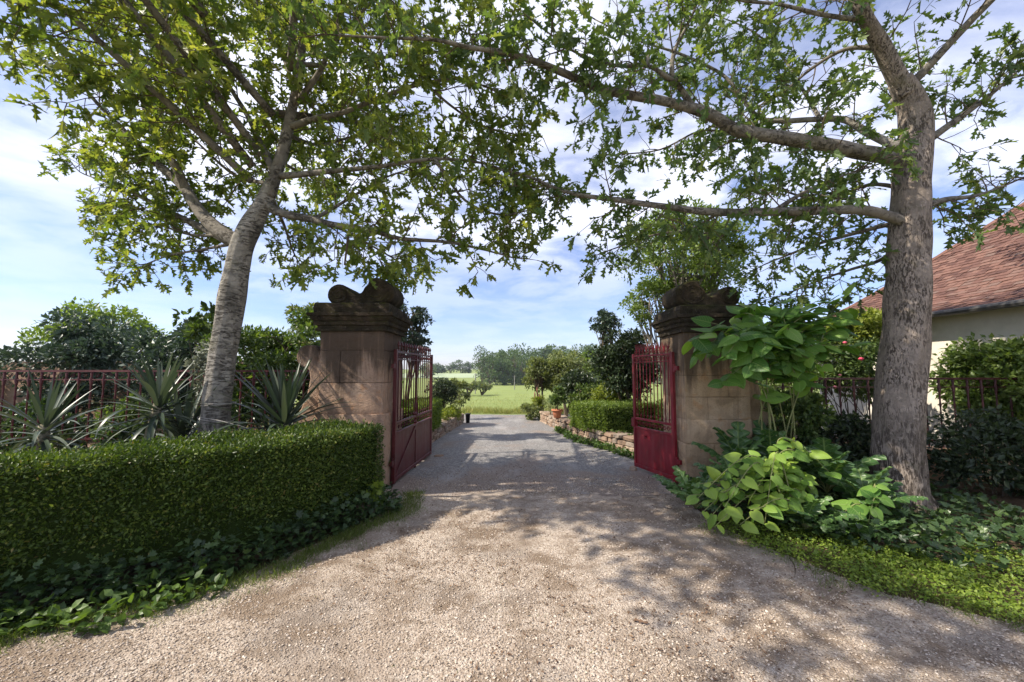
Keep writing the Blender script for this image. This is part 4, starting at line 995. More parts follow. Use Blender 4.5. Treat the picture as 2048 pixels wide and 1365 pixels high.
# --- behind the right railing: climbing plants on the house, roses, irises
shrub('climbing_plant', 'yellow-green climber spilling over the house roof edge', 'climber', (7.25,8.2,2.36), (.95, .5, .6), 7800, .10, ML_lime, FOLD, 24, .42, 71, 5, .02, base=(7.9, 8.6, 0))
shrub('climbing_rose', 'big rose bush with pink blooms behind the dark red railing', 'shrub', (6.56,7.9,1.64), (1.35, .6, .80), 9500, .085, ML_mid, FOLD, 36, .36, 72, 6, .015, base=(6.7, 7.9, 0))
rose = [o for o in C.objects if o.name.startswith('climbing_rose')][0]
M_rose = mat_island('rose_petal', [(0, (.62, .06, .12)), (.5, (.72, .14, .2)), (1, (.75, .25, .28))], .6, 30, .2, per_object=True)
bm = bmesh.new(); bmesh.ops.create_icosphere(bm, subdivisions=2, radius=1)
for v_ in bm.verts: v_.co += mnoise.noise_vector(v_.co * 2.6) * .4; v_.co.z *= .75
rme = bpy.data.meshes.new('bloom'); bm.to_mesh(rme); bm.free(); rme.materials.append(M_rose)
for i, p in enumerate([(6.28,7.2,1.82), (5.8,7.1,1.53), (5.6,7.2,1.6), (4.71,6.6,1.42), (5.05,6.7,1.4), (5.46,6.8,1.33), (4.57,6.6,1.03), (6.49,7.1,1.53), (5.77,7.4,2.35), (6.09,7.3,2.12), (4.36,6.9,1.48)]):
    o = bpy.data.objects.new('bloom', rme); link(o, rose); o.location = np.array(p) - np.array(rose.location); s_ = random.uniform(.022, .038); o.scale = (s_, s_, s_)
shrub('climbing_plant', 'dense green climber covering the house wall right of the ridged trunk', 'climber', (7.75, 6.2, 1.3), (.35, 1.9, 1.25), 9000, .10, ML_ash, FOLD, 44, .8, 78, 5, .02, base=(7.8, 6.2, 0))
shrub('leafy_garden_shrub', 'mixed green bush behind the right railing in front of the house wall', 'shrub', (5.4, 8.3, .8), (1.4, .7, .85), 5500, .09, ML_ash, FOLD, 30, .38, 73, 5, .015)
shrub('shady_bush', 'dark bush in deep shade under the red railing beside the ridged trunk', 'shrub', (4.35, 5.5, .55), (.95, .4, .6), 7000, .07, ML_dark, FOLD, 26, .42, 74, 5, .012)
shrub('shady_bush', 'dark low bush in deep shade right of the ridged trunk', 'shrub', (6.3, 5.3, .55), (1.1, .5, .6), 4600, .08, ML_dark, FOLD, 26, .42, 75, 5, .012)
shrub('filler_bush', 'mid-green bush filling the gap between golden pillar and dark red railing', 'shrub', (3.75, 5.4, .8), (.55, .28, .75), 3400, .085, ML_mid, FOLD, 22, .4, 79, 5, .012)
shrub('shady_ivy', 'dark ivy heap behind the acanthus at the foot of the golden pillar', 'shrub', (3.3, 5.15, .34), (.75, .3, .42), 2200, .08, ML_ivy, IVY, 20, .45, 76, 4, .01)

# ------------------------------------------------------------------ plants built leaf by leaf
def arch_leaf_mesh(name, L, w, bend, mat, n=7, fold=.25, thick=0):
    """sword leaf: long tapering strip that arches over"""
    V = []; F = []
    x = 0; z = 0; a = 0.0
    for i in range(n + 1):
        t = i / n
        ww = w * (.75 + .6 * t if t < .35 else (1 - ((t - .35) / .65) ** 1.6) * .96 + .002)
        V += [(-ww, x, z + fold * ww), (0, x, z - fold * ww * .3), (ww, x, z + fold * ww)]
        a = bend * t ** 1.7
        x += math.cos(a) * L / n; z -= math.sin(a) * L / n
    for i in range(n):
        b = i * 3
        F += [(b, b + 1, b + 4, b + 3), (b + 1, b + 2, b + 5, b + 4)]
    return mesh_np(name, V, [np.array(F)], mat, True)
YUC = [arch_leaf_mesh('leaf', 1.0, .036, bd, ML_yucca) for bd in (.2, .8, 1.5, 2.1)]
def place_leaf(mesh, parent, loc, d, up, scale, name='leaf'):
    d = nrm(np.array(d, float)); B = basis(d[None], np.array(up, float)[None])[0]
    M_ = Matrix(((*(B[0] * scale), loc[0]), (*(B[1] * scale), loc[1]), (*(B[2] * scale), loc[2]), (0, 0, 0, 1)))
    o = bpy.data.objects.new(name, mesh); link(o, parent); o.matrix_local = M_
    return o
def yucca(label, base, head, n, L, seed, lean=(0, 0)):
    r = np.random.default_rng(seed)
    t = thing('yucca', label, 'yucca', base)
    m = MB(); h = np.array(head) - np.array(base)
    m.tube(smooth_line([(0, 0, 0), h * .5 + (.02, 0, 0), h], 4), np.linspace(.055, .045, 9), 8, True, .3); m.build('stem', M_stemdry, t, True)
    for i in range(n):
        f = i / n; az = i * 2.399 + r.uniform(-.3, .3)
        el = R(82) - R(115) * f ** .85 + r.uniform(-.12, .12)
        d = (math.cos(az) * math.cos(el) + lean[0], math.sin(az) * math.cos(el) + lean[1], math.sin(el))
        up = (-math.cos(az) * math.sin(el), -math.sin(az) * math.sin(el), math.cos(el) + .15)
        k = 0 if f < .3 else int(r.integers(0, 2)) if f < .5 else int(r.integers(1, 4))
        p = h + np.array((0, 0, .05 - .28 * f)) + np.array((math.cos(az), math.sin(az), 0)) * .03
        place_leaf(YUC[k], t, p, d, up, L * r.uniform(.75, 1.12) * (.8 + .3 * math.sin(f * 3)))
    return t
M_stemdry = mat_plain('dry_yucca_stem', (.25, .22, .15), .9, .4, 30, .2, .6)
b = (-2.81,5,0.87)
yucca('spiky yucca with long arching leaves before the pinkish pillar', (b[0], 5.0, 0), (b[0], 5.0, 1.0), 90, .92, 1)
yucca('smaller yucca rosette tucked between pale trunk and large yucca', (-3.05, 5.15, 0), (-3.05, 5.15, .74), 40, .62, 2)
yucca('tall yucca rosette on pale stem left of the oak trunk', (-4.45, 4.75, 0), (-4.16,4.75,1.23), 64, .74, 3)
yucca('low yucca with drooping leaves between oak trunk and tall yucca', (-4.1, 5.0, 0), (-4.05, 5.0, .80), 56, .85, 4)
yucca('large yucca farthest left behind the hedge', (-5.3, 4.55, 0), (-5.25, 4.55, 1.0), 56, .72, 5)
yucca('yucca half hidden at the far end behind the hedge', (-6.6, 4.2, 0), (-6.6, 4.2, .95), 46, .8, 6)

def broad_leaf_mesh(name, w, mat, n=7, cup=.12, droop=.3, heart=True):
    V = []; F = []
    for i in range(n + 1):
        t = i / n
        ww = w * (math.sin(math.pi * min(1, (t + .12) / 1.12) ** .72)) ** .85 if i < n else 0.0
        yb = t - (.07 * (1 - t) if heart else 0)
        z = -droop * t * t
        V += [(-ww, yb - (.06 if (i == 0 and heart) else 0), z - cup * ww + .02), (-ww * .5, yb, z + .045), (0, t, z), (ww * .5, yb, z + .045), (ww, yb - (.06 if (i == 0 and heart) else 0), z - cup * ww + .02)]
    for i in range(n):
        b_ = i * 5
        F += [(b_ + j, b_ + j + 1, b_ + j + 6, b_ + j + 5) for j in range(4)]
    return mesh_np(name, V, [np.array(F)], mat, True)
def leafy_stems(name, label, cat, base, crown, tips, per, size, meshes, seed, stem_r=.011, start=.35, trunkless=True):
    r = np.random.default_rng(seed); base = np.array(base, float)
    t = thing(name, label, cat, tuple(base))
    for ti, tip in enumerate(tips):
        tip = np.array(tip, float); c = np.array(crown, float) + r.normal(0, .10, 3)
        g = base + np.array((*r.normal(0, .10, 2), 0))
        mid = np.array((c[0] * .55 + tip[0] * .45, c[1] * .55 + tip[1] * .45, max(c[2], tip[2]) * .6 + c[2] * .4 + .02))
        l = smooth_line([g, g * .45 + c * .55 + (0, 0, .05), mid, tip] if ti % 4 == 0 or not trunkless else [np.array(crown) + r.normal(0, .06, 3) - (0, 0, .22), c * .7 + mid * .3, mid, tip], 8) - base
        start_ = start if ti % 4 == 0 or not trunkless else .08
        m = MB(); m.tube(l, np.linspace(stem_r, .003, len(l)), 5); m.build('stem', M_stem, t, True)
        for k in range(per):
            f = start_ + (1 - start_) * (k + .6) / per; i = min(int(f * (len(l) - 1)), len(l) - 2)
            tn = nrm(l[i + 1] - l[i]); sd_ = np.cross(tn, (0, 0, 1.0)); sd_ = nrm(sd_) * (1 if k % 2 else -1)
            d = nrm(tn * r.uniform(.1, .6) + sd_ * r.uniform(.5, 1) + np.array((0, -.18, r.uniform(-.45, .1))) + r.normal(0, .22, 3))
            up = nrm(np.array((-.3, -.42, 1.0)) + r.normal(0, .32, 3))
            p = l[i] + (l[i + 1] - l[i]) * r.random() + d * .025
            place_leaf(meshes[int(r.integers(len(meshes)))], t, p, d, up, size * r.uniform(.62, 1.15))
    return t
KW = [broad_leaf_mesh('leaf', .40, ML_kiwi, droop=d_, cup=c_) for d_, c_ in ((.18, .1), (.32, .22), (.05, .05))]
LW = [broad_leaf_mesh('leaf', .40, ML_lightbroad, droop=d_, cup=c_) for d_, c_ in ((.25, .15), (.42, .25), (.12, .1))]
leafy_stems('broad_leaved_shrub', 'tall shrub with layered broad leaves covering the golden pillar', 'shrub', (3.15, 5.05, 0), (3.17,5,1.87),
            [(2.12,4.85,1.95), (2.21,4.8,1.78), (2.46,4.75,1.44), (2.42,4.85,2.19), (2.88,4.95,2.33), (3.42,5.05,2.47), (3.85,4.95,2.49), (4.08,4.85,2.52), (4.17,4.9,2.23), (4.14,4.8,1.91), (3.59,4.6,1.64), (3.4,4.75,1.47), (2.79,4.4,1.89), (2.52,4.5,2.01), (3.12,4.5,2.09), (3.83,5.1,2.35), (2.67,4.5,1.64), (2.42,4.55,1.76)], 16, .225, KW, 4, .011, .38)
leafy_stems('broad_leaved_shrub', 'second broad-leaved shrub leaning from the golden pillar towards the railing', 'shrub', (3.55, 5.15, 0), (3.55,5.05,1.93),
            [(4.18,5,2.12), (4.26,5,2.4), (3.9,4.9,1.86), (3.68,4.95,1.58), (3.39,4.9,1.49), (4.11,5.3,2.28), (3.51,5.2,2.27), (3.24,5.2,2.2), (3.04,5.1,1.93), (2.8,5.1,2.19), (2.61,5,1.93), (2.35,5,1.93), (2.78,5,1.55), (3.09,4.8,1.61), (3.78,5.2,2.4), (3.12,5.2,2.47)], 15, .215, KW, 14, .010, .42)
leafy_stems('pale_leaved_plant', 'low shoots with large pale green heart leaves spilling over the verge', 'shrub', (3.25, 4.55, 0), (2.95, 4.35, .62),
            [(1.9,4.15,0.46), (1.81,4.05,0.33), (1.92,3.95,0.22), (2.29,4.2,0.59), (2.72,4.3,0.64), (3.25,4.45,0.68), (3.33,4.25,0.52), (2.29,3.95,0.37), (2.61,4,0.42), (2.03,4,0.42), (2.89,4.1,0.51), (2.08,4.3,0.51)], 12, .145, LW, 9, .008, .36)
leafy_stems('pale_leaved_plant', 'lower shoots with pale heart leaves hanging over the bright ground cover', 'shrub', (2.9, 4.3, 0), (2.75, 4.15, .42),
            [(1.8,3.95,0.23), (1.89,3.85,0.15), (2.1,3.8,0.19), (2.36,3.85,0.19), (1.8,4.15,0.35), (2.62,3.95,0.27), (2.2,3.8,0.32), (1.99,3.85,0.33), (2.97,4.1,0.32)], 9, .13, LW, 19, .007, .35)
leafy_stems('pale_leaved_plant', 'small patch of mid-green heart leaves at the foot of the ridged trunk', 'shrub', (3.6, 4.1, 0), (3.55, 4.05, .38),
            [(3.2,3.95,0.26), (3.32,3.85,0.17), (3.11,3.8,0.14), (3.53,3.95,0.23)], 6, .15, KW, 10, .008, .4)

def acanthus_mesh(name, mat, w=.34, lobes=5):
    V = []; F = []
    n = lobes * 4
    for i in range(n + 1):
        t = i / n
        env = w * (math.sin(math.pi * (t * .86 + .12)) ** .7)
        ph = (i % 4) / 4
        cutf = (.42, .78, 1.0, .86)[i % 4] if i < n else 0
        ww = env * cutf + .012
        z = -.42 * t * t + .30 * t
        sw = .05 * cutf
        V += [(-ww, t + sw, z - .10 * ww + .03 * math.sin(i * 1.9)), (-ww * .45, t, z + .05), (0, t, z), (ww * .45, t, z + .05), (ww, t + sw, z - .10 * ww + .03 * math.cos(i * 2.3))]
    for i in range(n):
        b_ = i * 5
        F += [(b_ + j, b_ + j + 1, b_ + j + 6, b_ + j + 5) for j in range(4)]
    return mesh_np(name, V, [np.array(F)], mat, False)
AC = [acanthus_mesh('leaf', ML_acan, w_, l_) for w_, l_ in ((.30, 5), (.36, 5), (.27, 6))]
def acanthus(label, base, n, L, seed, el0=70, spread=50):
    r = np.random.default_rng(seed); t = thing('acanthus_plant', label, 'acanthus', base)
    for i in range(n):
        az = i * 2.399 + seed; f = i / n
        el = R(el0 - spread * f + r.uniform(-8, 8))
        d = np.array((math.cos(az) * math.cos(el), math.sin(az) * math.cos(el), math.sin(el)))
        up = np.array((-math.cos(az) * math.sin(el), -math.sin(az) * math.sin(el), math.cos(el))) + np.array((-.1, -.15, .2))
        st = d * L * .35
        m = MB(); m.tube([(0, 0, 0), st * .5 + (0, 0, .02), st], [.009, .007, .005], 4); m.build('leaf_stalk', M_stem, t)
        place_leaf(AC[i % 3], t, st, d, up, L * r.uniform(.75, 1.15))
    return t
acanthus('upright dark acanthus with jagged leaves against the golden pillar', (2.78, 5.0, .30), 10, .46, 1, 80, 60)
acanthus('glossy acanthus leaning out at the foot of the bright red gate', (2.12, 4.75, .02), 11, .42, 2, 62, 50)
acanthus('upright acanthus rising behind the pale heart leaves before the buttress', (3.15, 4.95, .32), 10, .46, 8, 80, 60)
acanthus('acanthus with jagged leaves between pale shoots and golden pillar', (2.55, 4.6, .16), 10, .44, 3, 66, 50)
acanthus('dark acanthus in the shade behind the pale heart leaves', (3.65, 4.75, .20), 11, .50, 4, 76, 55)
acanthus('large glossy acanthus leaning against the ridged oak trunk', (3.72, 4.3, .12), 12, .40, 5, 66, 45)
acanthus('low acanthus with drooping leaves at the edge of the ground cover', (2.88, 4.05, .06), 11, .32, 6, 58, 40)
acanthus('small acanthus lowest on the verge under the heart leaves', (3.25, 3.88, .04), 9, .25, 7, 52, 34)

# ------------------------------------------------------------------ low rubble walls, stone by stone
def rubble_wall(name, label, path, h, thick, side, seed):
    r = random.Random(seed)
    p = smooth_line([(*q_, 0) for q_ in path], 12)[:, :2]
    seg = np.concatenate([[0], np.cumsum(np.linalg.norm(np.diff(p, axis=0), axis=1))]); L = seg[-1]
    tan = nrm(np.gradient(p, axis=0)); nor = np.stack([-tan[:, 1], tan[:, 0]], 1) * side
    o0 = np.array((*p.mean(0), 0)); t = thing(name, label, 'wall', tuple(o0))
    V = []
    for i in range(len(p)):
        a = p[i] + nor[i] * .05; b_ = p[i] + nor[i] * (thick - .02)
        V += [(*a, 0), (*a, h - .05), (*b_, h - .05), (*b_, 0)]
    k = len(p); m = MB()
    m.add(np.array(V) - o0, [(i * 4 + j, i * 4 + (j + 1) % 4, i * 4 + 4 + (j + 1) % 4, i * 4 + 4 + j) for i in range(k - 1) for j in range(4)] + [(3, 2, 1, 0), (k * 4 - 4, k * 4 - 3, k * 4 - 2, k * 4 - 1)])
    m.build('mortar_core', M_mortar, t)
    tm = []
    for i in range(7):
        bm = bmesh.new(); bmesh.ops.create_cube(bm, size=1)
        bmesh.ops.bevel(bm, geom=list(bm.edges), offset=.13, segments=1, affect='EDGES')
        for v_ in bm.verts: v_.co += mnoise.noise_vector(v_.co * 2.2 + Vector((i * 5.3 + seed, 0, 0))) * .11
        me = bpy.data.meshes.new('stone'); bm.to_mesh(me); bm.free(); me.materials.append(M_wallstone); tm.append(me)
    def stone(s_, z, l, d, hh, dep):
        q_ = np.array((np.interp(s_, seg, p[:, 0]), np.interp(s_, seg, p[:, 1]))); tt = np.array((np.interp(s_, seg, tan[:, 0]), np.interp(s_, seg, tan[:, 1]))); nn = np.array((-tt[1], tt[0])) * side
        o = bpy.data.objects.new('stone', r.choice(tm)); link(o, t)
        c = q_ + nn * dep; o.location = np.array((c[0], c[1], z)) - o0
        o.rotation_euler = (r.uniform(-.05, .05), r.uniform(-.05, .05), math.atan2(tt[1], tt[0]) + r.choice((0, math.pi)))
        o.scale = (l, d, hh)
    z = 0
    while z < h - .10:
        hh = r.uniform(.06, .10)
        s_ = r.uniform(0, .1)
        while s_ < L:
            l = r.uniform(.10, .26); stone(s_ + l / 2, z + hh / 2, l * .96, .13, hh * .95, .05 + r.uniform(-.02, .015)); s_ += l
        z += hh
    s_ = 0
    while s_ < L:
        l = r.uniform(.2, .38); stone(s_ + l / 2, h - .035 + r.uniform(-.012, .012), l * .97, thick + .06, .075, thick / 2); s_ += l
    for e in (0, L):
        zz = 0
        while zz < h - .1:
            hh = r.uniform(.07, .1); stone(e, zz + hh / 2, .16, thick * .9, hh * .95, thick / 2); zz += hh
    return t
rubble_wall('low_wall', 'low curved rubble wall carrying the flowerpot, right of the drive', [(2.68, 7.0), (2.36, 7.62), (1.74, 8.95), (1.30, 10.8), (.92, 12.75)], .33, .32, -1, 4)
rubble_wall('low_wall', 'low shaded rubble wall along the drive behind the double-panel gate', [(-1.82, 7.2), (-1.80, 8.8), (-1.66, 10.6), (-1.50, 12.3)], .31, .32, 1, 8)
# terracotta pot
pot = thing('flowerpot', 'terracotta flowerpot standing on the low wall', 'flowerpot', (1.235, 11.05, .33))
m = MB(); m.lathe([(.0, .0), (.085, .0), (.10, .02), (.125, .17), (.13, .18), (.155, .18), (.158, .225), (.14, .226), (.132, .19), (.0, .185)], 28); m.build('body', M_terra, pot, True)
m = MB(); m.lathe([(.0, -.0), (.0, .192), (.134, .192)], 20); m.build('soil', M_soil, pot)
pot2 = thing('flowerpot', 'small dark plastic pot at the end of the shaded low wall', 'flowerpot', (-1.36, 12.45, .0))
m = MB(); m.lathe([(.0, .0), (.055, .0), (.075, .27), (.085, .27), (.085, .30), (.07, .30), (.065, .28), (.0, .27)], 20); m.build('body', M_black, pot2, True)
# rusty flower spikes
spk = [o for o in C.objects if o.name.startswith('red_spike_plant')][0]
M_spike = mat_plain('rusty_flower', (.25, .10, .07), .8)
for i, (a, b_, hh) in enumerate(((-.1, 0, .75), (-.02, .05, .9), (.06, -.03, .7))):
    m = MB(); m.tube([(a, b_, .3), (a - .02, b_, hh - .2), (a - .01, b_, hh)], [.005, .007, .014], 6); m.lathe([(.014, 0), (.026, .05), (.016, .12), (.0, .17)], 7, (a - .01, b_, hh)); m.build('flower_spike', M_spike, spk)

# ------------------------------------------------------------------ house behind the roses
M_wall = mat_plain('lime_render', (.62, .57, .49), .9, .12, 3, .1, .3)
M_tile = mat_island('clay_tile', [(0, (.085, .045, .038)), (.35, (.13, .068, .055)), (.7, (.175, .095, .075)), (1, (.15, .10, .085))], .85, 25, .5)
M_gutter = mat_plain('dark_gutter', (.05, .048, .045), .5)
M_wood2 = mat_plain('grey_shutter', (.22, .24, .23), .7)
house = thing('house', 'low house with curved red-brown tiled roof behind the ridged oak trunk', 'house', (8.1, 7.0, 0))
m = MB(); m.box((0, -6.5, 0), (9, 3.6, 2.72)); m.build('wall', M_wall, house)
# hipped roof with a flared eave; profile of the slope: (distance in from the eave, height)
PR = np.array([(0, 0), (.35, .16), (.7, .38), (1.2, .78), (2.0, 1.5), (3.0, 2.45), (4.6, 4.0)])
ex0, ex1, ey0, ey1, ez = -.35, 9.35, -6.85, 3.95, 2.66
V = []; n = len(PR)
for d_, h_ in PR:
    V += [(ex0 + d_, ey0 + d_, ez + h_), (ex1 - d_, ey0 + d_, ez + h_), (ex1 - d_, ey1 - d_, ez + h_), (ex0 + d_, ey1 - d_, ez + h_)]
Q = [(i * 4 + j, i * 4 + (j + 1) % 4, i * 4 + 4 + (j + 1) % 4, i * 4 + 4 + j) for i in range(n - 1) for j in range(4)] + [(0, 3, 2, 1), ((n - 1) * 4, (n - 1) * 4 + 1, (n - 1) * 4 + 2, (n - 1) * 4 + 3)]
roof = obj_np('roof', V, [np.array(Q)], M_gutter, house)
# tiles of the slope that faces the drive and of the one that faces away from the viewer
r = np.random.default_rng(3); TP = []; TM = []
box_t = np.array([(-.5, 0, 0), (.5, 0, 0), (.5, 1, 0), (-.5, 1, 0), (-.5, 0, .02), (.5, 0, .02), (.5, 1, .004), (-.5, 1, .004)]), np.array([(4, 5, 6, 7), (0, 1, 5, 4), (1, 2, 6, 5), (3, 0, 4, 7)])
arc = np.concatenate([[0], np.cumsum(np.linalg.norm(np.diff(PR, axis=0), axis=1))])
for s_ in np.arange(0, arc[-1] - .1, .105):
    d_ = np.interp(s_, arc, PR[:, 0]); h_ = np.interp(s_, arc, PR[:, 1]); d2 = np.interp(s_ + .15, arc, PR[:, 0]); h2 = np.interp(s_ + .15, arc, PR[:, 1])
    sl = nrm(np.array((d2 - d_, 0, h2 - h_)))
    y = ey0 + d_ + r.uniform(0, .1)
    while y < ey1 - d_:
        nrm_ = np.array((-sl[2], 0, sl[0])) + r.normal(0, .03, 3)
        B = basis(sl[None] + r.normal(0, .02, (1, 3)), nrm_[None])[0] * np.array((.165, .17, 1.0))[None]
        TP.append((ex0 + d_ - .02, y, ez + h_ + .012 + r.uniform(0, .008))); TM.append(B); y += .172
v_, f_ = scatter(*box_t, np.array(TM), np.array(TP))
tl = obj_np('tiles', v_, [f_], M_tile, roof); tl['kind'] = 'stuff'
m = MB()
hl = [(ex0 + a - .01, ey1 - a + .01, ez + b_ + .03) for a, b_ in PR]
m.tube(smooth_line(hl, 6), .06, 7, True, .3); m.build('hip_tiles', M_tile, roof)
m = MB(); m.tube([(ex0 - .05, ey0, ez - .03), (ex0 - .05, ey1, ez - .03)], .055, 8); m.build('gutter', M_gutter, house)
m = MB(); m.box((-.03, -3.2, 0), (.04, -2.2, 2.1)); dr = m.build('door', M_wood2, house)
m = MB(); m.box((-.04, -1.6, .9), (.03, -.7, 2.0)); wi = m.build('window', M_wood2, house)
m = MB(); m.box((-.05, -1.53, .97), (.02, -1.17, 1.93)); m.build('pane', M_black, wi)
m = MB(); m.box((-.05, -1.13, .97), (.02, -.77, 1.93)); m.build('pane', M_black, wi)

# ------------------------------------------------------------------ ground plants and litter
r = np.random.default_rng(77)
def strip_scatter(name, label, path, width, n, size, mat, tmpl, z=(0.0, .1), upright=.6, cat=None, seed=1, ragged=.0, side=1):
    r = np.random.default_rng(seed)
    p = smooth_line([(*q_[:2], 0) for q_ in path], 8)[:, :2]; seg = np.concatenate([[0], np.cumsum(np.linalg.norm(np.diff(p, axis=0), axis=1))])
    s_ = r.uniform(0, seg[-1], n); tan = nrm(np.gradient(p, axis=0)); nor = np.stack([-tan[:, 1], tan[:, 0]], 1) * side
    w = width * (1 + .35 * np.sin(s_ * 3.1) + .2 * np.sin(s_ * 9.0)); d = r.uniform(0, 1, n) * w
    rag = np.array([mnoise.noise(Vector((a * 4.0, seed, 0))) + .6 * mnoise.noise(Vector((a * 11.0, seed, 5))) for a in s_])
    d = d - ragged * (.5 + rag) * r.random(n)
    P_ = np.stack([np.interp(s_, seg, p[:, i]) + np.interp(s_, seg, nor[:, i]) * d for i in (0, 1)] + [r.uniform(*z, n) * (1 - .6 * d / w.max())], 1)
    D = nrm(r.normal(size=(n, 3)) * np.array((1, 1, .4)) + np.array((0, 0, upright))); NN = nrm(r.normal(size=(n, 3)) * .5 + np.array((0, 0, 1.0)))
    if upright > 1.5: NN = nrm(r.normal(size=(n, 3)) * np.array((1, 1, .1)))
    v_, f_ = scatter(*tmpl, basis(D, NN) * (size * r.uniform(.5, 1.25, n))[:, None, None], P_)
    o = obj_np(name, v_, [f_], mat)
    return tag(o, label, cat, kind='stuff')
EDGE_L = [(-6.4, .7), (-4.4, 1.85), (-2.9, 2.95), (-2.08, 3.52), (-1.74, 4.15), (-1.46, 4.85)]
strip_scatter('ivy', 'dark ivy creeping along the foot of the clipped hedge', EDGE_L, .16, 4600, .06, ML_ivy, IVY, (.02, .34), .25, 'ivy', 1, side=-1)
strip_scatter('weeds', 'broad weeds under the clipped hedge beside the gravel', [(-6.4, .55), (-4.4, 1.75), (-2.9, 2.85), (-2.25, 3.3)], .34, 2000, .075, ML_weed, OVAL, (.01, .16), .5, 'weeds', 2, side=-1)
strip_scatter('grass', 'short grass between the clipped hedge and the gravel', [(-4.4, 1.6), (-2.75, 2.85), (-2.02, 3.42), (-1.66, 4.1), (-1.36, 4.9), (-1.45, 5.35)], .20, 9000, .07, ML_grass, BLADE, (0, .01), 1.6, 'grass', 3, ragged=-.15, side=-1)
strip_scatter('grass', 'grass tufts straggling onto the gravel from the hedge side', [(-4.4, 1.6), (-2.75, 2.75), (-2.0, 3.25), (-1.6, 4.05), (-1.25, 4.9)], .2, 4200, .05, ML_grass, BLADE, (0, .005), 1.2, 'grass', 33, ragged=-.25, side=-1)
bw = [o for o in C.objects if o.name == 'weeds'][0]
shrub('bright_weed', 'bright green lobed weed at the gate end of the clipped hedge', 'weed', (-1.52, 4.55, .22), (.10, .10, .16), 90, .09, ML_cover, IVY, 6, .5, 91, 4, .004, base=(-1.52, 4.55, 0))
COVER = [(2.08, 4.28), (2.25, 3.72), (2.75, 3.05), (3.6, 2.42), (4.8, 1.8), (6.5, 1.0)]
strip_scatter('ground_cover', 'bright green ground cover between the gravel and the acanthus', COVER, 1.3, 36000, .026, ML_cover, OVAL, (.02, .09), .35, 'ground cover', 4, ragged=.3, side=1)
strip_scatter('grass', 'fine grass along the edge of the bright ground cover', COVER, .3, 7000, .06, ML_grass, BLADE, (0, .01), 1.3, 'grass', 5, ragged=.4, side=1)
strip_scatter('undergrowth', 'dark leafy undergrowth covering the soil under the acanthus and ridged oak', [(2.15, 4.6), (2.45, 4.0), (3.1, 3.5), (4.0, 3.0), (5.4, 2.4), (7.5, 1.8)], 2.6, 9000, .075, ML_ivy, IVY, (.02, .26), .4, 'undergrowth', 41, side=1)
strip_scatter('wall_weeds', 'weeds growing at the foot of the curved rubble wall', [(2.5, 7.0), (2.25, 7.6), (1.66, 8.9), (1.22, 10.8)], .14, 1500, .07, ML_weed, OVAL, (.0, .14), .6, 'weeds', 6, side=1)
strip_scatter('wall_top_weeds', 'weeds trailing over the top of the curved rubble wall', [(2.7, 7.1), (2.45, 7.75), (1.85, 9.0), (1.42, 10.8)], .14, 700, .06, ML_mid, OVAL, (.3, .42), .5, 'weeds', 7, side=-1)
strip_scatter('verge_grass', 'tall seeding grass along the far side of the road', [(-14, 15.0), (-2, 15.1), (.6, 14.95), (4, 15.15), (12, 15.3)], 1.2, 22000, .20, ML_dry, BLADE, (0, .02), 2.2, 'grass', 8, side=1)
strip_scatter('lawn_grass', 'grass of the meadow just beyond the roadside verge', [(-20, 16.6), (0, 16.6), (14, 16.8)], 9, 26000, .10, ML_dry, BLADE, (-.05, -.02), 2.0, 'grass', 9, side=1)
# earth and litter under the trees
def scatter_area(name, label, xr, yr, n, size, mat, tmpl, cat, seed, z=.014, gate=None, flat=.12):
    r = np.random.default_rng(seed)
    P_ = np.stack([r.uniform(*xr, n), r.uniform(*yr, n), np.full(n, z)], 1)
    if gate is not None: P_ = P_[gate(P_, r)]
    n = len(P_)
    D = nrm(r.normal(size=(n, 3)) * np.array((1, 1, flat))); NN = nrm(np.array((0, 0, 1.0)) + r.normal(size=(n, 3)) * .3)
    v_, f_ = scatter(*tmpl, basis(D, NN) * (size * r.uniform(.5, 1.3, n))[:, None, None], P_)
    return tag(obj_np(name, v_, [f_], mat), label, cat, kind='stuff')
def patchy(th, sc=1.4, off=0.0):
    return lambda P_, r: np.array([mnoise.noise(Vector((a * sc + off, b * sc, 7.7))) + r.uniform(-.35, .35) > th for a, b, c in P_])
scatter_area('leaf_litter', 'brown leaf litter strewn over the gravel and drive', (-1.6, 3.6), (1.7, 8.0), 16000, .022, ML_litter, FOLD, 'leaf litter', 11, .017, patchy(.08))
scatter_area('moss_tufts', 'thin green tufts growing through the gravel', (-1.5, 2.4), (1.8, 5.2), 3600, .03, ML_grass, BLADE, 'moss', 12, .012, patchy(.25, 1.9, 4.0), .9)
# loose gravel
oct_v = np.array([(1, 0, 0), (-1, 0, 0), (0, 1, 0), (0, -1, 0), (.1, .1, .75), (0, .1, -.75), (.62, .62, .25), (-.62, -.55, .3)], float)
oct_f = np.array([(4, 0, 6), (4, 6, 2), (4, 2, 1), (4, 1, 7), (4, 7, 3), (4, 3, 0), (5, 2, 0), (5, 1, 2), (5, 3, 1), (5, 0, 3)], int)
M_peb = mat_island('pale_pebble', [(0, (.22, .17, .125)), (.3, (.35, .28, .22)), (.65, (.44, .37, .305)), (.93, (.55, .47, .40)), (1, (.60, .54, .47))], .9, 90, .3)
N = 75000
yy = 1.55 + 4.0 * r.random(N) ** 1.7; xx = r.uniform(-1.3, 1.3, N) * (yy * 1.05)
poly = np.array(GRAVEL)
def inside(x, y):
    c = np.zeros(len(x), bool); n = len(poly)
    for i in range(n):
        (x1, y1), (x2, y2) = poly[i], poly[(i + 1) % n]
        hit = ((y1 > y) != (y2 > y)) & (x < (x2 - x1) * (y - y1) / ((y2 - y1) + 1e-12) + x1); c ^= hit
    return c
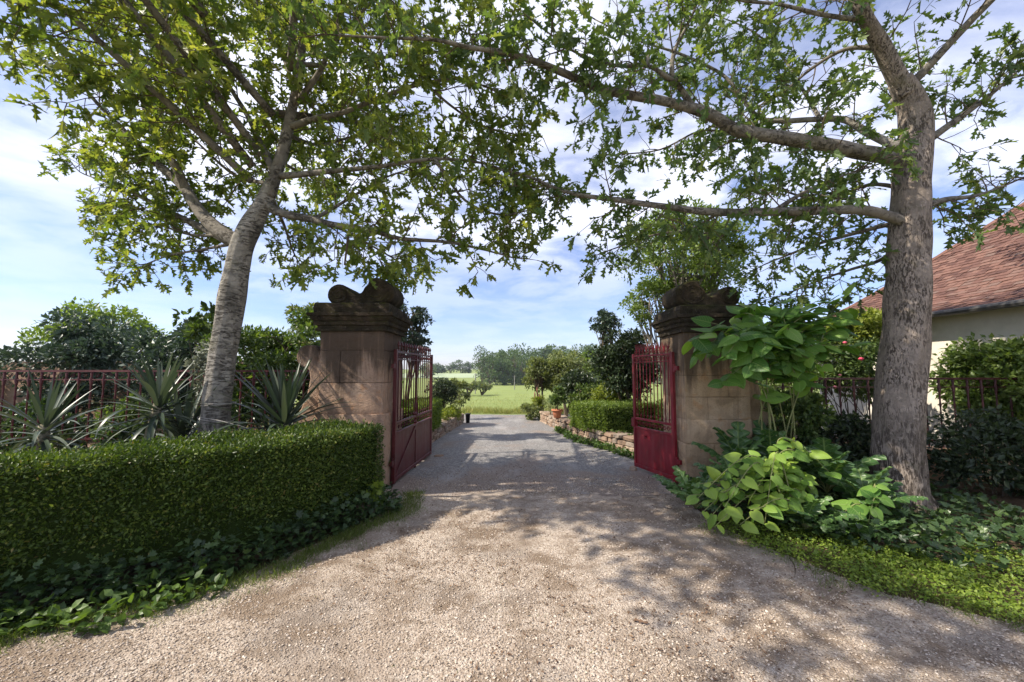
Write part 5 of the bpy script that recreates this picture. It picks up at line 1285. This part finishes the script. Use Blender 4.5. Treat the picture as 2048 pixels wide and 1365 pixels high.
dens = np.array([mnoise.noise(Vector((a * 1.2, b * 1.2, 2.0))) for a, b in zip(xx, yy)])
ok = inside(xx, yy) & (dens + r.uniform(-.5, .5, N) > -.28)
P_ = np.stack([xx, yy, np.full(N, .0105)], 1)[ok]; n = len(P_)
S = (.0038 + .005 * r.random(n) ** 2)
B = basis(nrm(r.normal(size=(n, 3)) * np.array((1, 1, .25))), nrm(np.array((0, 0, 1.)) + r.normal(size=(n, 3)) * .35)) * S[:, None, None]
v_, f_ = scatter(oct_v * np.array((1, 1.25, .8)), oct_f, B, P_)
n2 = 9000; y2 = 5.25 + np.abs(r.normal(0, .55, n2)); x2 = r.uniform(-1.5, 2.15, n2); k2 = np.array([mnoise.noise(Vector((a * 1.6, b * 1.6, 5.0))) for a, b in zip(x2, y2)]) + r.uniform(-.4, .4, n2) > -.05
P2 = np.stack([x2, y2, np.full(n2, .0145)], 1)[k2]; n2 = len(P2)
B2 = basis(nrm(r.normal(size=(n2, 3)) * np.array((1, 1, .25))), nrm(np.array((0, 0, 1.)) + r.normal(size=(n2, 3)) * .35)) * (.0045 + .0045 * r.random(n2) ** 2)[:, None, None]
va, fa = scatter(oct_v * np.array((1, 1.25, .8)), oct_f, B2, P2); f_ = np.concatenate([f_, fa + len(v_)]); v_ = np.concatenate([v_, va])
tag(obj_np('gravel', v_, [f_], M_peb), 'loose pale pinkish gravel covering the forecourt', 'gravel', kind='stuff')
# fallen twigs
def twig(label, pts, rad=.006):
    m = MB(); l = smooth_line(pts, 4); l[:, 2] += rad * .6; m.tube(l, np.linspace(rad, rad * .5, len(l)), 5, True, .3)
    tag(m.build('fallen_twig', M_twig), label, 'twig')
g = lambda x, y: (x, y, .013)
twig('curved twig lying across the edge of the bright ground cover', [(2.37,3.55,0), (2.31,3.4,0), (2.2,3.24,0), (2.11,3.15,0)], .007)
twig('short crooked twig on the gravel near the ground cover tip', [(2.13,3.72,0), (2.05,3.58,0), (1.99,3.42,0)], .006)
twig('forked dark twig on the gravel close to the viewer', [(0.84,2.29,0), (0.91,2.36,0), (0.94,2.38,0), (1,2.39,0)], .006)
twig('straight twig at the lower edge of the gravel', [(0.74,2.36,0), (0.82,2.34,0), (0.88,2.31,0)], .005)
twig('thin long twig in the shaded gravel', [(0.12,3.24,0), (0.24,3.23,0), (0.34,3.26,0)], .004)
twig('bent twig on the gravel below the bright red gate', [(0.76,4.14,0), (0.87,4.07,0), (0.96,4.1,0)], .005)
m = MB(); LV = oak_leaf(); p0 = np.array((0.86,2.63,0)); m.add((LV[0] * np.array((.075, .11, .1))) @ np.array([[.5, .86, 0], [-.86, .5, 0], [0, 0, 1]]) + p0 + (0, 0, .022), None, LV[1])
tag(m.build('fallen_leaf', ML_litter), 'single large brown leaf lying on the gravel', 'leaf')

# ------------------------------------------------------------------ far things
def far_tree(name, label, x, y, h, w, n, mat, seed, size, group=None, trunk=.12, cat='tree', base_clear=.12):
    z0 = float(H(x, y)); c = (x, y, z0 + h * (.5 + base_clear / 2 - (.1 if base_clear < .05 else 0))); rad = (w / 2, w / 2, h * (.5 - base_clear / 2 + (.1 if base_clear < .05 else 0)))
    return shrub(name, label, cat, c, rad, n, size, mat, FOLD, 22, .36, seed, 3, trunk, base=(x, y, z0 - .1), group=group, flat=.9, bark=M_twig)
far_tree('orchard_tree', 'low spreading orchard tree with short dark trunk in the meadow', -11.6, 106, 3.9, 8.0, 1500, ML_olive, 201, .55, trunk=.35, base_clear=.28)
far_tree('orchard_tree', 'second spreading orchard tree beside the pole in the meadow', -8.4, 112, 3.6, 7.5, 1300, ML_olive, 202, .55, trunk=.3, base_clear=.25)
far_tree('orchard_tree', 'pale orchard tree nearest the left hedge in the meadow', -17, 108, 3.8, 9, 1300, ML_olive, 203, .55, trunk=.3, base_clear=.2)
lab = ['tall poplar-like tree at the left corner of the distant wood', 'broad pale tree in front of the distant wood, next to the corner', 'dark pointed tree at the foot of the distant wood', 'round tree in the middle of the wood edge', 'pale tree at the wood edge behind the second pole', 'dark tree at the wood edge above the round garden trees', 'wide tree at the wood edge half hidden by garden trees', 'last tree of the wood edge beside the dark evergreen']
for i, (px, dist, h, w) in enumerate([(964, 236, 25, 15), (980, 222, 20, 16), (1008, 224, 15, 13), (1026, 228, 21, 17), (1048, 226, 18, 17), (1078, 230, 20, 19), (1120, 232, 20, 21), (1168, 236, 20, 21)]):
    far_tree('wood_edge_tree', lab[i], (px - 1024) / 800 * dist, dist, h, w, 2400, ML_wood, 220 + i, .95, 'trees along the edge of the wood', .4, base_clear=.02)
lab = ['small tree at the left end of the skyline', 'low tree in the skyline row', 'broad dark tree in the skyline row', 'tallest dark tree of the skyline row', 'dark tree at the right end of the skyline row']
for i, (px, h, w) in enumerate([(873, 11, 12), (884, 9, 10), (902, 14, 14), (922, 18, 15), (938, 13, 12)]):
    far_tree('skyline_tree', lab[i], (px - 1024) / 800 * 430, 430, h, w, 900, ML_wood, 240 + i, 1.5, 'trees on the skyline', .4, base_clear=.03)
# the wood itself: reads as one mass
VV = []; FF = []; n0 = 0
r = np.random.default_rng(9)
for k in range(95):
    x = r.uniform(-22, 190); y = r.uniform(242, 330); z0 = float(H(x, y)) - 1
    h = r.uniform(19, 24) + (y - 240) * .05 + min(4, max(0, x + 5) * .25) - max(0, (x - 70)) * .04; w = r.uniform(12, 18)
    if x < -8: h *= .9
    v_, f_, _ = blob_leaves(r, (x, y, z0 + h * .52), (w / 2, w / 2, h * .5), 800, 22, .40, 1.6, FOLD, flat=.9)
    VV.append(v_); FF.append(f_ + n0); n0 += len(v_)
tag(obj_np('wood', np.concatenate(VV), [np.concatenate(FF)], ML_wood), 'distant hazy wood rising beyond the meadow', 'wood', kind='stuff')
# far hedgerows left and right so that the land goes on outside the gate
VV = []; FF = []; n0 = 0
for k in range(70):
    x = r.uniform(-330, -60) if k % 2 else r.uniform(170, 420); y = r.uniform(250, 400); z0 = float(H(x, y)) - 1; h = r.uniform(10, 17); w = r.uniform(12, 20)
    v_, f_, _ = blob_leaves(r, (x, y, z0 + h * .5), (w / 2, w / 2, h * .5), 420, 16, .4, 1.9, FOLD, flat=.9)
    VV.append(v_); FF.append(f_ + n0); n0 += len(v_)
tag(obj_np('hedgerow_woods', np.concatenate(VV), [np.concatenate(FF)], ML_wood), 'distant tree belts along the far fields', 'wood', kind='stuff')
# pale crop field on the far rise
m = MB(); xs_ = np.linspace(-130, -30, 14); ys_ = np.linspace(335, 424, 10)
gx, gy = np.meshgrid(xs_, ys_); gz = H(gx, gy) + .35
ii = np.arange(9)[:, None] * 14 + np.arange(13)[None]
tag(obj_np('far_field', np.stack([gx, gy, gz], -1).reshape(-1, 3), [np.stack([ii, ii + 1, ii + 15, ii + 14], -1).reshape(-1, 4)], M_far), kind='structure')
# poles and lines
poles = []
for (px, y, h, lab_) in ((951, 122, 6.0, 'thin wooden pole in the meadow beside the orchard tree'), (1029, 150, 5.4, 'pale pole in the meadow before the wood')):
    x = (px - 1024) / 800 * y; z0 = float(H(x, y)); t = thing('utility_pole', lab_, 'pole', (x, y, z0))
    m = MB(); m.tube([(0, 0, -.2), (0, 0, h)], [.16, .12], 8); m.build('post', M_pole, t)
    m = MB(); m.box((-.5, -.06, h - .5), (.5, .06, h - .38)); m.build('crossarm', M_pole, t); poles.append(np.array((x, y, z0 + h - .4)))
a, b_ = poles; d = b_ - a
for i, (s0, s1, lab_) in enumerate(((a, b_, 'power line between the two meadow poles'), (b_, b_ + d * 1.6 + (0, 0, 1), 'power line leading right from the pale pole'))):
    m = MB(); m.tube([s0 * (1 - t) + s1 * t - np.array((0, 0, 1.6 * t * (1 - t))) for t in np.linspace(0, 1, 9)], .03, 4); tag(m.build('power_line', M_wire), lab_, 'power line')

# ------------------------------------------------------------------ air
hz = MB(); hz.box((-1000, -60, -9), (1000, 1600, 34))
mh = bpy.data.materials.new('thin_summer_haze'); mh.use_nodes = True
nt = mh.node_tree; nt.nodes.remove(nt.nodes['Principled BSDF'])
pv = nt.nodes.new('ShaderNodeVolumePrincipled'); pv.inputs['Color'].default_value = (.80, .88, 1.0, 1); pv.inputs['Density'].default_value = .0002; pv.inputs['Anisotropy'].default_value = .2
nt.links.new(pv.outputs[0], nt.nodes['Material Output'].inputs['Volume'])
tag(hz.build('haze', mh), kind='stuff')
